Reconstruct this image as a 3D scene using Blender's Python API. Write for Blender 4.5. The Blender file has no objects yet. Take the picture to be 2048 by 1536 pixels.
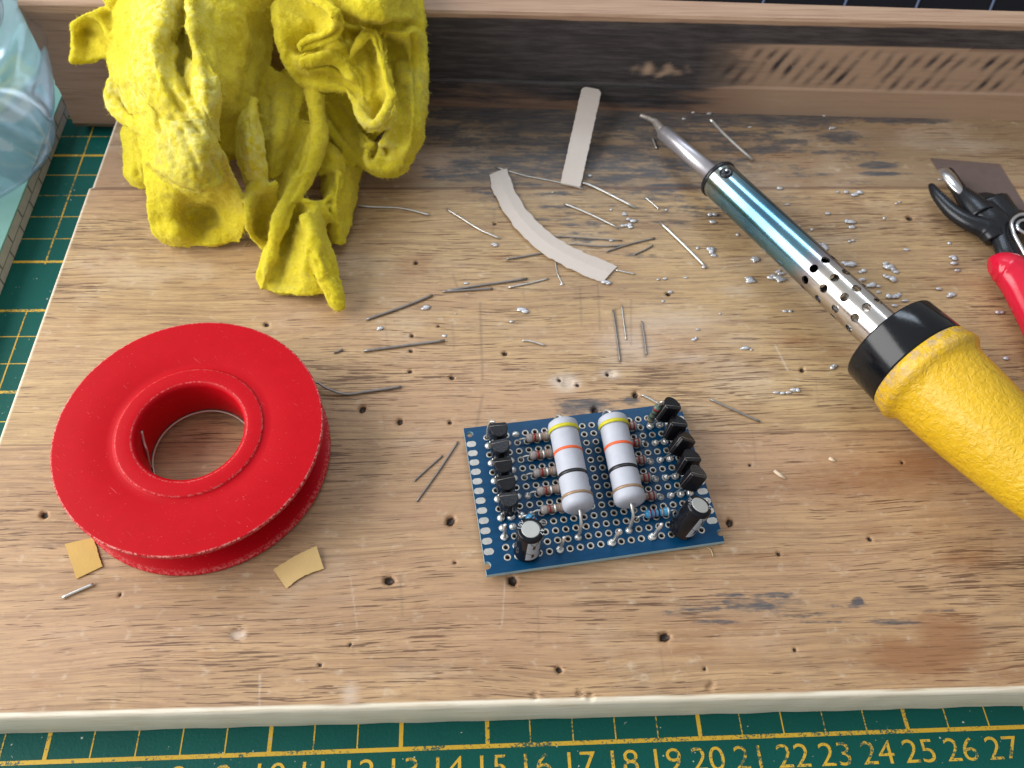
import bpy, bmesh, math, random
import numpy as np
from mathutils import Vector, Matrix, noise as mnoise
from mathutils.bvhtree import BVHTree
random.seed(7); rng = np.random.default_rng(11)
S = 0.01                       # all lengths below are in centimetres
scene = bpy.context.scene
COL = scene.collection

# ------------------------------------------------------------------ camera
F_PX, PITCH, YAW, ROLL = 1682.1, 0.588074, -0.0951829, 0.0659572
CAM = Vector((14.64765, -3.79264, 20.85503))
def rz(a): return Matrix.Rotation(a, 3, 'Z')
CR = rz(YAW) @ Matrix.Rotation(PITCH, 3, 'X') @ rz(ROLL)
cam_data = bpy.data.cameras.new('camera'); cam = bpy.data.objects.new('camera', cam_data); COL.objects.link(cam)
cam.matrix_world = Matrix.Translation(CAM*S) @ CR.to_4x4()
cam_data.sensor_width = 36; cam_data.lens = F_PX/2048*36
cam_data.clip_start = 0.005; cam_data.clip_end = 20
cam_data.dof.use_dof = True; cam_data.dof.focus_distance = 0.205; cam_data.dof.aperture_fstop = 26
scene.camera = cam

# ------------------------------------------------------------------ light
world = bpy.data.worlds.new('World'); scene.world = world; world.use_nodes = True
bg = world.node_tree.nodes['Background']; bg.inputs[0].default_value = (0.84, 0.85, 0.87, 1); bg.inputs[1].default_value = 0.46
wt = world.node_tree; wc = wt.nodes.new('ShaderNodeTexCoord'); ws = wt.nodes.new('ShaderNodeSeparateXYZ'); wt.links.new(wc.outputs['Generated'], ws.inputs[0])
wm = wt.nodes.new('ShaderNodeMapRange'); wm.inputs['From Min'].default_value = -1; wm.inputs['From Max'].default_value = 1; wm.inputs['To Min'].default_value = .86; wm.inputs['To Max'].default_value = .34
wt.links.new(ws.outputs[0], wm.inputs['Value']); wt.links.new(wm.outputs['Result'], bg.inputs[1])   # a room: brighter on the window side
def area(name, loc, target, sx, sy, power, col):
    l = bpy.data.lights.new(name, 'AREA'); l.shape = 'RECTANGLE'; l.size = sx*S; l.size_y = sy*S
    l.energy = power; l.color = col
    o = bpy.data.objects.new(name, l); COL.objects.link(o)
    o.location = Vector(loc)*S
    o.rotation_euler = (Vector(target)-Vector(loc)).to_track_quat('-Z', 'Y').to_euler()
area('window_light', (-58, 12, 44), (15, 10, 2), 84, 64, 11.6, (1.0, 0.985, 0.965))
area('window_light_far', (26, 66, 74), (16, 12, 2), 40, 14, 1.7, (0.74, 0.86, 1.0))
scene.view_settings.view_transform = 'Standard'
scene.view_settings.look = 'None'
scene.view_settings.exposure = 0.0
scene.render.engine = 'CYCLES'
scene.render.resolution_x = 1024; scene.render.resolution_y = 768
scene.cycles.max_bounces = 8; scene.cycles.transmission_bounces = 8; scene.cycles.caustics_reflective = False; scene.cycles.caustics_refractive = False

# ------------------------------------------------------------------ helpers
ZB = 1.65                                           # height of the board's top
def px(u, v, z=ZB):                                 # photo pixel -> point at height z (cm)
    d = CR @ Vector(((u-1024)/F_PX, -(v-768)/F_PX, -1))
    return CAM + d*((z-CAM.z)/d.z)
class MB:
    def __init__(s): s.v = []; s.f = []; s.m = []; s.sm = []
    def add(s, vs, fs, mi=0, smooth=True):
        b = len(s.v); s.v += [tuple(p) for p in vs]
        for f in fs: s.f.append([i+b for i in f]); s.m.append(mi); s.sm.append(smooth)
    def box(s, a, b, mi=0):
        x0,y0,z0 = a; x1,y1,z1 = b
        s.add([(x0,y0,z0),(x1,y0,z0),(x1,y1,z0),(x0,y1,z0),(x0,y0,z1),(x1,y0,z1),(x1,y1,z1),(x0,y1,z1)],
              [(0,3,2,1),(4,5,6,7),(0,1,5,4),(1,2,6,5),(2,3,7,6),(3,0,4,7)], mi, False)
    def lathe(s, prof, origin=(0,0,0), axis=(0,0,1), n=32, mi=0, smooth=True, closed=False, mis=None):
        ax = Vector(axis).normalized(); o = Vector(origin)
        t = ax.orthogonal().normalized(); b = ax.cross(t)
        vs = []
        for h, r in prof:
            for k in range(n):
                a = 2*math.pi*k/n
                vs.append(o + ax*h + (t*math.cos(a)+b*math.sin(a))*max(r,1e-4))
        m = len(prof)
        for i in range(m if closed else m-1):
            j = (i+1) % m
            base = len(s.v) if i == 0 else base
            if i == 0: s.v += [tuple(p) for p in vs]
            for k in range(n):
                k2 = (k+1) % n
                s.f.append([base+i*n+k, base+i*n+k2, base+j*n+k2, base+j*n+k]); s.m.append(mis[i] if mis else mi); s.sm.append(smooth)
        if not closed:
            s.f.append([base+k for k in range(n)][::-1]); s.m.append(mis[0] if mis else mi); s.sm.append(False)
            s.f.append([base+(m-1)*n+k for k in range(n)]); s.m.append(mis[-1] if mis else mi); s.sm.append(False)
    def tube(s, pts, rad, n=10, mi=0, flat=1.0, up=(0,0,1), sub=1, caps=True):
        P = [Vector(p) for p in pts]
        Rr = list(rad) if hasattr(rad, '__len__') else [rad]*len(P)
        if sub > 1:
            Q = []; RR = []
            for i in range(len(P)-1):
                p0 = P[max(i-1,0)]; p1 = P[i]; p2 = P[i+1]; p3 = P[min(i+2,len(P)-1)]
                for k in range(sub):
                    t = k/sub
                    Q.append(0.5*((2*p1)+(p2-p0)*t+(2*p0-5*p1+4*p2-p3)*t*t+(3*p1-p0-3*p2+p3)*t**3))
                    RR.append(Rr[i]*(1-t)+Rr[i+1]*t)
            Q.append(P[-1]); RR.append(Rr[-1]); P, Rr = Q, RR
        base = len(s.v); prev = None
        for i, p in enumerate(P):
            d = (P[min(i+1,len(P)-1)]-P[max(i-1,0)]).normalized()
            upv = Vector(up)
            t = d.cross(upv)
            if t.length < .15: t = prev if prev else d.orthogonal()
            t = (t - d*t.dot(d)).normalized()
            if prev and t.dot(prev) < 0: t = -t
            prev = t; b = t.cross(d)
            for k in range(n):
                a = 2*math.pi*k/n
                s.v.append(tuple(p + (t*math.cos(a)+b*math.sin(a)*flat)*Rr[i]))
        for i in range(len(P)-1):
            for k in range(n):
                k2 = (k+1) % n
                s.f.append([base+i*n+k, base+i*n+k2, base+(i+1)*n+k2, base+(i+1)*n+k]); s.m.append(mi); s.sm.append(True)
        if caps:
            s.f.append([base+k for k in range(n)][::-1]); s.m.append(mi); s.sm.append(False)
            s.f.append([base+(len(P)-1)*n+k for k in range(n)]); s.m.append(mi); s.sm.append(False)
    def ball(s, c, r, sc=(1,1,1), n=10, jit=0, mi=0):
        c = Vector(c); vs = []; m = n//2
        for i in range(1, m):
            th = math.pi*i/m
            for k in range(n):
                a = 2*math.pi*k/n; w = 1+random.uniform(-jit, jit)
                vs.append(c+Vector((math.sin(th)*math.cos(a)*sc[0], math.sin(th)*math.sin(a)*sc[1], math.cos(th)*sc[2]))*r*w)
        vs.append(c+Vector((0,0,r*sc[2]))); vs.append(c-Vector((0,0,r*sc[2])))
        fs = []
        for i in range(m-2):
            for k in range(n): fs.append([i*n+k, (i+1)*n+k, (i+1)*n+(k+1)%n, i*n+(k+1)%n])
        T_, B_ = len(vs)-2, len(vs)-1
        for k in range(n): fs.append([T_, k, (k+1)%n]); fs.append([B_, (m-2)*n+(k+1)%n, (m-2)*n+k])
        s.add(vs, fs, mi)
    def prism(s, outline, z0, z1, mi=0):
        n = len(outline)
        s.add([(x,y,z0) for x,y in outline]+[(x,y,z1) for x,y in outline],
              [list(range(n))[::-1], list(range(n,2*n))]+[[i,(i+1)%n,n+(i+1)%n,n+i] for i in range(n)], mi, False)
    def build(s, name, mats, parent=None, loc=(0,0,0), offset=True, bevel=0, seg=2):
        me = bpy.data.meshes.new(name)
        L = Vector(loc)
        if parent is not None and offset: L0 = Vector(parent.get('_l', (0,0,0)))
        else: L0 = L
        vs = np.array(s.v, dtype=float)
        if offset: vs = vs - np.array(L0)
        me.from_pydata((vs*S).tolist(), [], s.f)
        if not isinstance(mats, (list, tuple)): mats = [mats]
        for m in mats: me.materials.append(m)
        me.polygons.foreach_set('material_index', s.m); me.polygons.foreach_set('use_smooth', s.sm)
        me.update()
        o = bpy.data.objects.new(name, me); COL.objects.link(o)
        if parent is not None: o.parent = parent
        elif offset: o.location = L*S
        if bevel:
            md = o.modifiers.new('bevel', 'BEVEL'); md.width = bevel*S; md.segments = seg; md.limit_method = 'ANGLE'; md.angle_limit = math.radians(40)
        return o
def tag(o, label=None, cat=None, group=None, kind=None):
    if label: o['label'] = label
    if cat: o['category'] = cat
    if group: o['group'] = group
    if kind: o['kind'] = kind
    return o
def empty(name, loc, label, cat, group=None, rot=None):
    o = bpy.data.objects.new(name, None); COL.objects.link(o); o.empty_display_size = .01
    o.location = Vector(loc)*S; o['_l'] = [float(c) for c in loc]
    if rot: o.rotation_euler = rot
    return tag(o, label, cat, group)

# ------------------------------------------------------------------ materials
class NT:
    def __init__(s, name):
        s.mat = bpy.data.materials.new(name); s.mat.use_nodes = True
        s.t = s.mat.node_tree; s.b = s.t.nodes['Principled BSDF']; s.out = s.t.nodes['Material Output']
        tc = s.t.nodes.new('ShaderNodeTexCoord'); vm = s.t.nodes.new('ShaderNodeVectorMath'); vm.operation = 'SCALE'; vm.inputs['Scale'].default_value = 100
        s.t.links.new(tc.outputs['Object'], vm.inputs[0]); s.P = vm.outputs[0]
    def link(s, a, b): s.t.links.new(a, b)
    def _in(s, sock, v):
        if isinstance(v, bpy.types.NodeSocket): s.link(v, sock)
        elif v is not None:
            try: sock.default_value = v
            except Exception: sock.default_value = (*v, 1) if len(v) == 3 else v
    def scale(s, vec, loc=(0,0,0), P=None):
        m = s.t.nodes.new('ShaderNodeMapping'); m.inputs['Scale'].default_value = vec; m.inputs['Location'].default_value = loc
        s.link(P or s.P, m.inputs[0]); return m.outputs[0]
    def noise(s, vec=(1,1,1), scale=1, detail=4, rough=.55, dist=0, loc=(0,0,0), P=None):
        n = s.t.nodes.new('ShaderNodeTexNoise'); n.inputs['Scale'].default_value = scale; n.inputs['Detail'].default_value = detail
        n.inputs['Roughness'].default_value = rough; n.inputs['Distortion'].default_value = dist
        s.link(s.scale(vec, loc, P), n.inputs['Vector']); return n.outputs['Fac']
    def ramp(s, f, stops):
        r = s.t.nodes.new('ShaderNodeValToRGB'); e = r.color_ramp.elements
        while len(e) < len(stops): e.new(.5)
        for k, (p, c) in enumerate(stops):
            e[k].position = p; e[k].color = (*c, 1) if isinstance(c, (tuple, list)) else (c, c, c, 1)
        s.link(f, r.inputs[0]); return r.outputs[0]
    def math(s, op, a, b=0.0, c=None, clamp=False):
        m = s.t.nodes.new('ShaderNodeMath'); m.operation = op; m.use_clamp = clamp
        s._in(m.inputs[0], a); s._in(m.inputs[1], b)
        if c is not None: s._in(m.inputs[2], c)
        return m.outputs[0]
    def mix(s, f, a, b, mode='MIX'):
        m = s.t.nodes.new('ShaderNodeMix'); m.data_type = 'RGBA'; m.blend_type = mode
        s._in(m.inputs[0], f); s._in(m.inputs[6], a if isinstance(a, bpy.types.NodeSocket) else (*a, 1)); s._in(m.inputs[7], b if isinstance(b, bpy.types.NodeSocket) else (*b, 1))
        return m.outputs[2]
    def attr(s, name):
        a = s.t.nodes.new('ShaderNodeAttribute'); a.attribute_name = name; return a.outputs['Fac']
    def sep(s, P=None):
        n = s.t.nodes.new('ShaderNodeSeparateXYZ'); s.link(P or s.P, n.inputs[0]); return n.outputs
    def bump(s, h, strength=.3, dist=.02):
        b = s.t.nodes.new('ShaderNodeBump'); b.inputs['Strength'].default_value = strength; b.inputs['Distance'].default_value = dist*S
        s.link(h, b.inputs['Height']); s.link(b.outputs[0], s.b.inputs['Normal'])
    def set(s, **k):
        for n, v in k.items(): s._in(s.b.inputs[n.replace('_', ' ')], v)
        return s
def simple(name, col, rough=.5, metal=0.0, var=.12, vscale=6, bump=0.0, bscale=30, **k):
    n = NT(name)
    f = n.noise(scale=vscale, detail=4)
    c = n.mix(f, tuple(x*(1-var) for x in col), tuple(min(1, x*(1+var)) for x in col))
    n.set(Base_Color=c, Roughness=n.math('ADD', n.math('MULTIPLY', n.noise(scale=vscale*2.3), .2), rough-.1), Metallic=metal, **k)
    if bump: n.bump(n.noise(scale=bscale, detail=3), bump, .02)
    return n.mat
M = {}
def smooth(n, a, lo, hi):
    m = n.t.nodes.new('ShaderNodeMapRange'); m.interpolation_type = 'SMOOTHSTEP'
    n._in(m.inputs['Value'], a); m.inputs['From Min'].default_value = lo; m.inputs['From Max'].default_value = hi
    return m.outputs['Result']

def wood_board():
    n = NT('board_wood'); X, Y, Z = n.sep()
    wob = n.noise((.10, .35, .3), detail=2)
    warp = n.t.nodes.new('ShaderNodeCombineXYZ')
    n.link(X, warp.inputs[0]); n.link(n.math('ADD', Y, n.math('MULTIPLY', wob, .9)), warp.inputs[1]); n.link(Z, warp.inputs[2]); W = warp.outputs[0]
    fine = n.noise((.5, 9, 9), detail=7, rough=.65, P=W)
    broad = n.noise((.06, .9, .9), detail=4, rough=.6, P=W)
    blot = n.noise((.22, .4, .4), detail=3)
    # staves glued side by side, each with its own tone
    st1 = smooth(n, Y, 7.25, 7.31); st2 = smooth(n, Y, 16.55, 16.62)
    light = n.mix(broad, (.42, .265, .12), (.68, .485, .25))
    ruddy = n.mix(broad, (.40, .235, .115), (.62, .42, .225))
    back = n.mix(broad, (.25, .17, .095), (.42, .315, .185))
    base = n.mix(st1, ruddy, light); base = n.mix(st2, base, back)
    base = n.mix(n.math('MULTIPLY', smooth(n, fine, .40, .68), .62), base, (.27, .165, .095))
    hair = n.noise((.7, 26, 26), detail=5, rough=.7, P=W, loc=(0,7,0))
    base = n.mix(n.math('MULTIPLY', smooth(n, hair, .48, .72), .6), base, (.22, .13, .075))
    cloud = n.noise((.10, .22, .22), detail=3, loc=(2, 9, 4))
    base = n.mix(n.math('MULTIPLY', smooth(n, cloud, .42, .70), .55), base, (.50, .30, .19))
    base = n.mix(n.math('MULTIPLY', smooth(n, blot, .52, .75), .35), base, (.40, .235, .14))
    base = n.mix(n.math('MULTIPLY', smooth(n, n.noise((.3,.5,.5), detail=3, loc=(9,4,0)), .55, .75), .35), base, (.68, .56, .42))
    lng = smooth(n, n.noise((.07, 11, 11), detail=6, rough=.6, P=W, loc=(4,4,4)), .52, .70)
    base = n.mix(n.math('MULTIPLY', lng, .55), base, (.24, .135, .07))
    band = smooth(n, n.noise((.05, 1.6, 1.6), detail=5, rough=.6, P=W, loc=(7,3,4)), .50, .72)
    base = n.mix(n.math('MULTIPLY', band, .5), base, (.33, .195, .11))
    # short dark pores along the grain
    dens = n.noise((.16, .5, .5), detail=2, loc=(3, 8, 1))
    p1 = n.noise((1.1, 30, 30), detail=2, rough=.5, P=W)
    pore = smooth(n, n.math('ADD', p1, n.math('MULTIPLY', n.math('SUBTRACT', dens, .5), .46)), .622, .67)
    p2 = n.noise((1.6, 34, 34), detail=1, rough=.4, P=W, loc=(5,5,0))
    pore2 = smooth(n, p2, .62, .72)
    p3 = smooth(n, n.noise((.30, 36, 36), detail=3, rough=.5, P=W, loc=(8,1,2)), .60, .68)
    base = n.mix(n.math('MULTIPLY', p3, .55), base, (.19, .11, .06))
    gr1 = n.noise((5, 8, 8), detail=5, rough=.7, loc=(1,1,9))
    base = n.mix(n.math('MULTIPLY', smooth(n, gr1, .52, .8), .45), base, (.24, .165, .10))
    base = n.mix(n.math('MULTIPLY', smooth(n, n.noise((3, 4, 4), detail=4, loc=(6,2,0)), .58, .8), .4), base, (.68, .57, .43))
    base = n.mix(n.math('MULTIPLY', pore, .85), base, (.12, .06, .032))
    base = n.mix(n.math('MULTIPLY', pore2, .45), base, (.17, .09, .05))
    streak = n.noise((.42, 3.4, 3.4), detail=5, rough=.62, loc=(1, 3, 0))
    grit = n.noise((3, 7, 7), detail=4, loc=(2, 2, 0))
    def mask(name, k=1.5, lo=.35, hi=.75):
        a = n.attr(name)
        j = n.math('MULTIPLY', n.math('SUBTRACT', n.math('ADD', n.math('MULTIPLY', streak, .6), n.math('MULTIPLY', grit, .4)), .5), k)
        return smooth(n, n.math('ADD', a, n.math('MULTIPLY', j, n.math('MINIMUM', n.math('MULTIPLY', a, 3), 1.0))), lo, hi)
    base = n.mix(n.math('MULTIPLY', mask('brown', 1.3, .12, .75), .68), base, (.27, .115, .045))
    base = n.mix(n.math('MULTIPLY', mask('pale', .8, .1, .9), .5), base, (.74, .66, .58))
    base = n.mix(n.math('MULTIPLY', mask('grime', 1.0, .05, 1.0), .55), base, (.20, .155, .12))
    char = mask('char', 2.7, .34, .74)
    base = n.mix(n.math('MULTIPLY', n.math('MULTIPLY', char, n.math('ADD', n.math('MULTIPLY', smooth(n, n.noise((1.2, 9, 9), detail=5, rough=.7, loc=(5,1,1)), .3, .6), .55), .45)), .92), base, n.mix(grit, (.032, .037, .047), (.10, .105, .12)))
    base = n.mix(smooth(n, n.attr('pit'), .25, .7), base, (.035, .02, .013))
    base = n.mix(n.math('MULTIPLY', n.attr('line'), .6), base, (.10, .075, .06))
    # dark glue lines
    wl = n.math('MULTIPLY', n.math('SUBTRACT', n.noise((.8, .1, .1), detail=2), .5), .05)
    for y0, w, k in ((7.28, .035, .55), (16.58, .10, .6)):
        d = n.math('ABSOLUTE', n.math('SUBTRACT', n.math('ADD', Y, wl), y0))
        base = n.mix(n.math('MULTIPLY', n.math('SUBTRACT', 1.0, smooth(n, d, w*.3, w)), k), base, (.12, .055, .035))
    # the sawn rim is bare and pale
    rim = n.attr('rim')
    pale = n.mix(n.noise((.5, 5, 5), detail=5), (.74, .65, .46), (.96, .92, .80)); pale = n.mix(n.math('MULTIPLY', smooth(n, n.noise((.5, 14, 14), detail=5, rough=.7), .48, .7), .5), pale, (.52, .40, .25))
    base = n.mix(rim, base, pale)
    h = n.math('SUBTRACT', n.math('MULTIPLY', fine, .5), n.math('ADD', pore, n.math('MULTIPLY', n.attr('pit'), 2)))
    n.bump(h, .35, .02)
    n.set(Base_Color=base, Roughness=n.math('ADD', n.math('MULTIPLY', blot, .35), .34), Specular_IOR_Level=.42)
    return n.mat
def wood_bar():
    n = NT('bar_wood'); X, Y, Z = n.sep()
    fine = n.noise((.4, 8, 8), detail=6, rough=.6)
    broad = n.noise((.05, .8, 1.6), detail=4)
    base = n.mix(broad, (.20, .115, .075), (.36, .235, .165))
    base = n.mix(n.math('MULTIPLY', smooth(n, fine, .45, .75), .6), base, (.13, .07, .045))
    top = n.mix(n.noise((.15, 2, 2), detail=5), (.33, .19, .12), (.52, .36, .24)); top = n.mix(n.math('MULTIPLY', smooth(n, n.noise((.35, 14, 14), detail=5, rough=.65, loc=(3,0,0)), .45, .65), .6), top, (.25, .13, .08))
    s2 = n.noise((.3, 2.6, 2.6), detail=5, rough=.65, loc=(4,1,2))
    a = n.attr('char')
    char = smooth(n, n.math('ADD', a, n.math('MULTIPLY', n.math('SUBTRACT', s2, .5), 1.5)), .25, .7)
    base = n.mix(n.attr('top'), base, top)
    base = n.mix(n.math('MULTIPLY', char, .93), base, n.mix(smooth(n, n.noise((.6, 7, 7), detail=5, rough=.7), .35, .7), (.018, .021, .028), (.075, .073, .078)))
    rid = n.attr('ridge')
    base = n.mix(n.math('MULTIPLY', rid, 0.0), base, (.055, .04, .04))
    base = n.mix(n.math('MULTIPLY', n.attr('raw'), .8), base, n.mix(fine, (.36,.24,.155), (.66,.47,.33)))
    base = n.mix(n.math('MULTIPLY', n.math('MULTIPLY', rid, smooth(n, n.noise((2, 3, 3), detail=4, loc=(3,1,0)), .2, .5)), 1.2, clamp=True), base, (.04, .033, .036))
    n.bump(n.math('SUBTRACT', n.math('MULTIPLY', fine, .6), n.math('MULTIPLY', rid, .6)), .5, .03)
    n.set(Base_Color=base, Roughness=.5)
    return n.mat
def mat_green():
    n = NT('mat_green')
    g = n.noise(scale=14, detail=3); t = n.noise(scale=.6, detail=3)
    c = n.mix(t, (.001, .075, .062), (.002, .105, .085)); c = n.mix(smooth(n, n.noise(scale=9, detail=2, loc=(3,3,3)), .735, .76), c, (.5,.55,.5))
    n.bump(g, .55, .018); n.set(Base_Color=c, Roughness=.55, Specular_IOR_Level=.22); return n.mat
def mat_print():
    n = NT('mat_yellow_print')
    w = n.noise(scale=18, detail=4, rough=.7); w2 = n.noise(scale=1.1, detail=2, loc=(1,5,0))
    f = smooth(n, n.math('ADD', w, n.math('MULTIPLY', w2, .55)), .80, .90)
    c = n.mix(n.noise(scale=.7), (.62, .37, .02), (.78, .50, .045))
    c = n.mix(f, c, (.03, .10, .075)); c = n.mix(smooth(n, n.noise(scale=2.5, loc=(7,0,0)), .66, .72), c, (.5, .45, .3))
    n.set(Base_Color=c, Roughness=.5); return n.mat
def red_plastic():
    n = NT('red_plastic')
    sc = n.noise((1,1,1), scale=26, detail=2); s1 = smooth(n, sc, .72, .76)
    a = n.t.nodes.new('ShaderNodeVectorRotate'); a.inputs['Angle'].default_value = .7; n.link(n.P, a.inputs['Vector'])
    scr = smooth(n, n.noise((1.6, 34, 9), detail=2, P=a.outputs[0], dist=.4), .735, .76)
    f = n.math('MAXIMUM', s1, n.math('MULTIPLY', scr, n.noise(scale=.9)))
    geo = n.attr('worn')
    c = n.mix(n.noise(scale=3), (.44, .001, .006), (.52, .0015, .009))
    c = n.mix(n.math('MULTIPLY', f, .6), c, (.85, .25, .25))
    c = n.mix(n.math('MULTIPLY', geo, smooth(n, n.noise(scale=16, detail=5, rough=.75, loc=(2,1,1)), .44, .60)), c, (.85, .42, .38))
    n.bump(n.noise(scale=60, detail=2), .12, .01)
    n.set(Base_Color=c, Roughness=.46, Specular_IOR_Level=.13, Subsurface_Weight=.1, Subsurface_Scale=.003, Subsurface_Radius=(1,.1,.1)); return n.mat
def felt():
    n = NT('yellow_felt')
    a = n.noise(scale=1.3, detail=5, rough=.6); b = n.noise(scale=14, detail=5, rough=.75); d = n.noise(scale=30, detail=4, rough=.8, loc=(4,4,4))
    c = n.mix(a, (.77, .62, .010), (.89, .755, .030))
    c = n.mix(n.math('MULTIPLY', smooth(n, b, .42, .72), .6), c, (.52, .43, .015))
    c = n.mix(n.math('MULTIPLY', smooth(n, d, .55, .75), .5), c, (.93, .88, .25))
    c = n.mix(n.math('MULTIPLY', n.attr('grime'), smooth(n, n.noise(scale=4, detail=5), .35, .65)), c, (.36, .34, .14))
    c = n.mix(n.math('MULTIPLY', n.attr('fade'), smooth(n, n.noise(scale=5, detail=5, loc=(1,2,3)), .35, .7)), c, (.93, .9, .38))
    n.bump(n.math('ADD', b, n.math('MULTIPLY', d, .7)), .75, .06)
    n.set(Base_Color=c, Roughness=.95, Sheen_Weight=.35, Sheen_Roughness=.6, Sheen_Tint=(1, .95, .45, 1), Specular_IOR_Level=.1,
          Subsurface_Weight=.1, Subsurface_Scale=.003, Subsurface_Radius=(1,.75,.1)); return n.mat
def tempered():
    n = NT('tempered_steel_tube')
    s = n.attr('along')
    nz = n.math('MULTIPLY', n.math('SUBTRACT', n.noise(scale=1.1, detail=4), .5), .22)
    c = n.ramp(n.math('ADD', s, nz), [(0, (.34, .38, .36)), (.10, (.18, .34, .43)), (.28, (.09, .22, .33)), (.52, (.16, .31, .39)), (.62, (.35, .33, .36)), (.70, (.60, .56, .50)), (1, (.66, .64, .62))])
    n.set(Base_Color=c, Metallic=.95, Roughness=n.math('ADD', n.math('MULTIPLY', n.noise(scale=5, detail=5), .12), .10)); 
    n.bump(n.noise(scale=30), .08, .01); return n.mat
def yellow_grip():
    n = NT('yellow_grip_plastic')
    v = n.t.nodes.new('ShaderNodeTexVoronoi'); v.feature = 'SMOOTH_F1'; v.inputs['Scale'].default_value = 6.2; n.link(n.scale((1,1,1)), v.inputs['Vector'])
    w = n.noise((1,1,1), scale=6.5, detail=4, dist=1.2)
    gr = n.attr('grime')
    n.b.inputs['Specular IOR Level'].default_value = .45
    c = n.mix(n.noise(scale=1.2), (.62, .37, .005), (.74, .46, .014))
    c = n.mix(n.math('MULTIPLY', gr, smooth(n, n.noise(scale=5, detail=5), .42, .62)), c, (.42, .30, .17))
    n.bump(n.math('ADD', n.math('MULTIPLY', v.outputs['Distance'], .5), w), .75, .07)
    n.set(Base_Color=c, Roughness=.36, Coat_Weight=.15); return n.mat
def clear_plastic(name):
    n = NT(name); T = n.t
    tr = T.nodes.new('ShaderNodeBsdfTransparent'); tr.inputs[0].default_value = (.90,.93,.96,1)
    gl = T.nodes.new('ShaderNodeBsdfGlossy'); gl.inputs['Roughness'].default_value = .14; gl.inputs[0].default_value = (.92,.96,1,1)
    fr = T.nodes.new('ShaderNodeLayerWeight'); fr.inputs['Blend'].default_value = .5
    mx = T.nodes.new('ShaderNodeMixShader'); n.link(n.math('ADD', n.math('MULTIPLY', n.math('POWER', fr.outputs['Facing'], 2.6), .75), .06, clamp=True), mx.inputs[0])
    n.link(tr.outputs[0], mx.inputs[1]); n.link(gl.outputs[0], mx.inputs[2]); n.link(mx.outputs[0], n.out.inputs[0]); return n.mat
def metal_bit():
    n = NT('tinned_solder')
    n.set(Base_Color=n.mix(n.noise(scale=12), (.50,.51,.54), (.84,.85,.88)), Metallic=.6, Roughness=.42); n.bump(n.noise(scale=14, detail=3), .5, .03); return n.mat
def pcb_mask():
    n = NT('blue_solder_mask')
    c = n.mix(n.noise((1,6,1), scale=2, detail=5), (.001, .034, .095), (.003, .068, .165))
    n.bump(n.noise((1,10,1), scale=5, detail=3), .15, .01)
    n.set(Base_Color=c, Roughness=.30, Specular_IOR_Level=.22); return n.mat
M['board'] = wood_board(); M['bar'] = wood_bar(); M['green'] = mat_green(); M['print'] = mat_print(); M['red'] = red_plastic()
M['felt'] = felt(); M['temper'] = tempered(); M['grip'] = yellow_grip(); M['solder'] = metal_bit(); M['mask'] = pcb_mask()
M['wire'] = simple('clipped_lead_metal', (.62,.61,.58), .34, .85, .2)
M['darkwire'] = simple('wire_dark_reflection', (.30,.28,.265), .42, .6, .3)  # grey wire metal, its dark reflections painted into a darker base colour
M['silver'] = simple('bright_tin', (.72,.72,.70), .30, .8, .1)
M['cap_top'] = simple('brushed_can_top', (.47,.48,.46), .6, .35, .08, 4)
M['pad'] = simple('tinned_pad', (.50,.48,.44), .42, .6, .3, 9)
M['black'] = simple('black_moulded_plastic', (.006,.006,.008), .24, 0, .1, bump=.12, bscale=25, Specular_IOR_Level=.35)
M['cap_black'] = simple('black_glossy_collar', (.004,.005,.007), .16, 0, .1, bump=.02, Specular_IOR_Level=.36)
M['sleeve'] = simple('black_shrink_sleeve', (.006,.007,.010), .14, 0, .1, bump=.1, bscale=6, Specular_IOR_Level=.26)
M['stripe'] = simple('pale_blue_grey_print', (.34,.40,.47), .35, 0, .12)
M['whiteprint'] = simple('white_print', (.6,.63,.66), .4)
M['ceramic'] = simple('white_resistor_coating', (.43,.45,.51), .5, 0, .1, 5, .3, 7, Specular_IOR_Level=.3)
M['b_yellow'] = simple('yellow_band', (.55,.50,.02), .45, 0, .2, 14)
M['b_orange'] = simple('orange_band', (.75,.12,.03), .45, 0, .12, 14)
M['b_black'] = simple('black_band', (.015,.015,.018), .4)
M['b_gold'] = simple('gold_band', (.33,.215,.13), .4, .2, .25, 14)
M['b_red'] = simple('red_band', (.22,.010,.014), .4)
M['b_silver'] = simple('silver_band', (.62,.62,.6), .35, .5)
M['carbon'] = simple('glossy_tan_lacquer', (.22,.15,.115), .22, 0, .35, 9)
M['carbon_end'] = simple('greyish_lacquer_end', (.30,.27,.26), .2, 0, .25, 9)
M['rblue'] = simple('light_blue_lacquer', (.05,.30,.55), .22, 0, .12)
M['rgreen'] = simple('grey_green_lacquer', (.09,.13,.10), .3, 0, .25)
M['fr4'] = simple('board_edge_resin', (.30,.48,.55), .5, 0, .2)
M['tape'] = simple('beige_masking_tape', (.62,.555,.50), .62, 0, .05, 3, .2, 20)
M['ytape'] = simple('ochre_tape', (.60,.38,.09), .5, 0, .1, 3, .2, 12)
M['ytape2'] = simple('pale_ochre_tape', (.66,.45,.18), .55, 0, .08, 3, .2, 12)
M['steel_rod'] = simple('heat_bloomed_rod', (.50,.48,.51), .36, .75, .15, 3)
M['bit'] = simple('scaled_copper_bit', (.42,.38,.35), .5, .6, .4, 8, .6, 12)
M['jaw'] = simple('blackened_steel', (.016,.018,.022), .28, .35, .3, 5, .1)
M['redgrip'] = simple('glossy_red_grip', (.62,.006,.035), .22, 0, .05)
M['steel'] = simple('bright_steel', (.75,.76,.78), .2, .95, .08)
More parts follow.
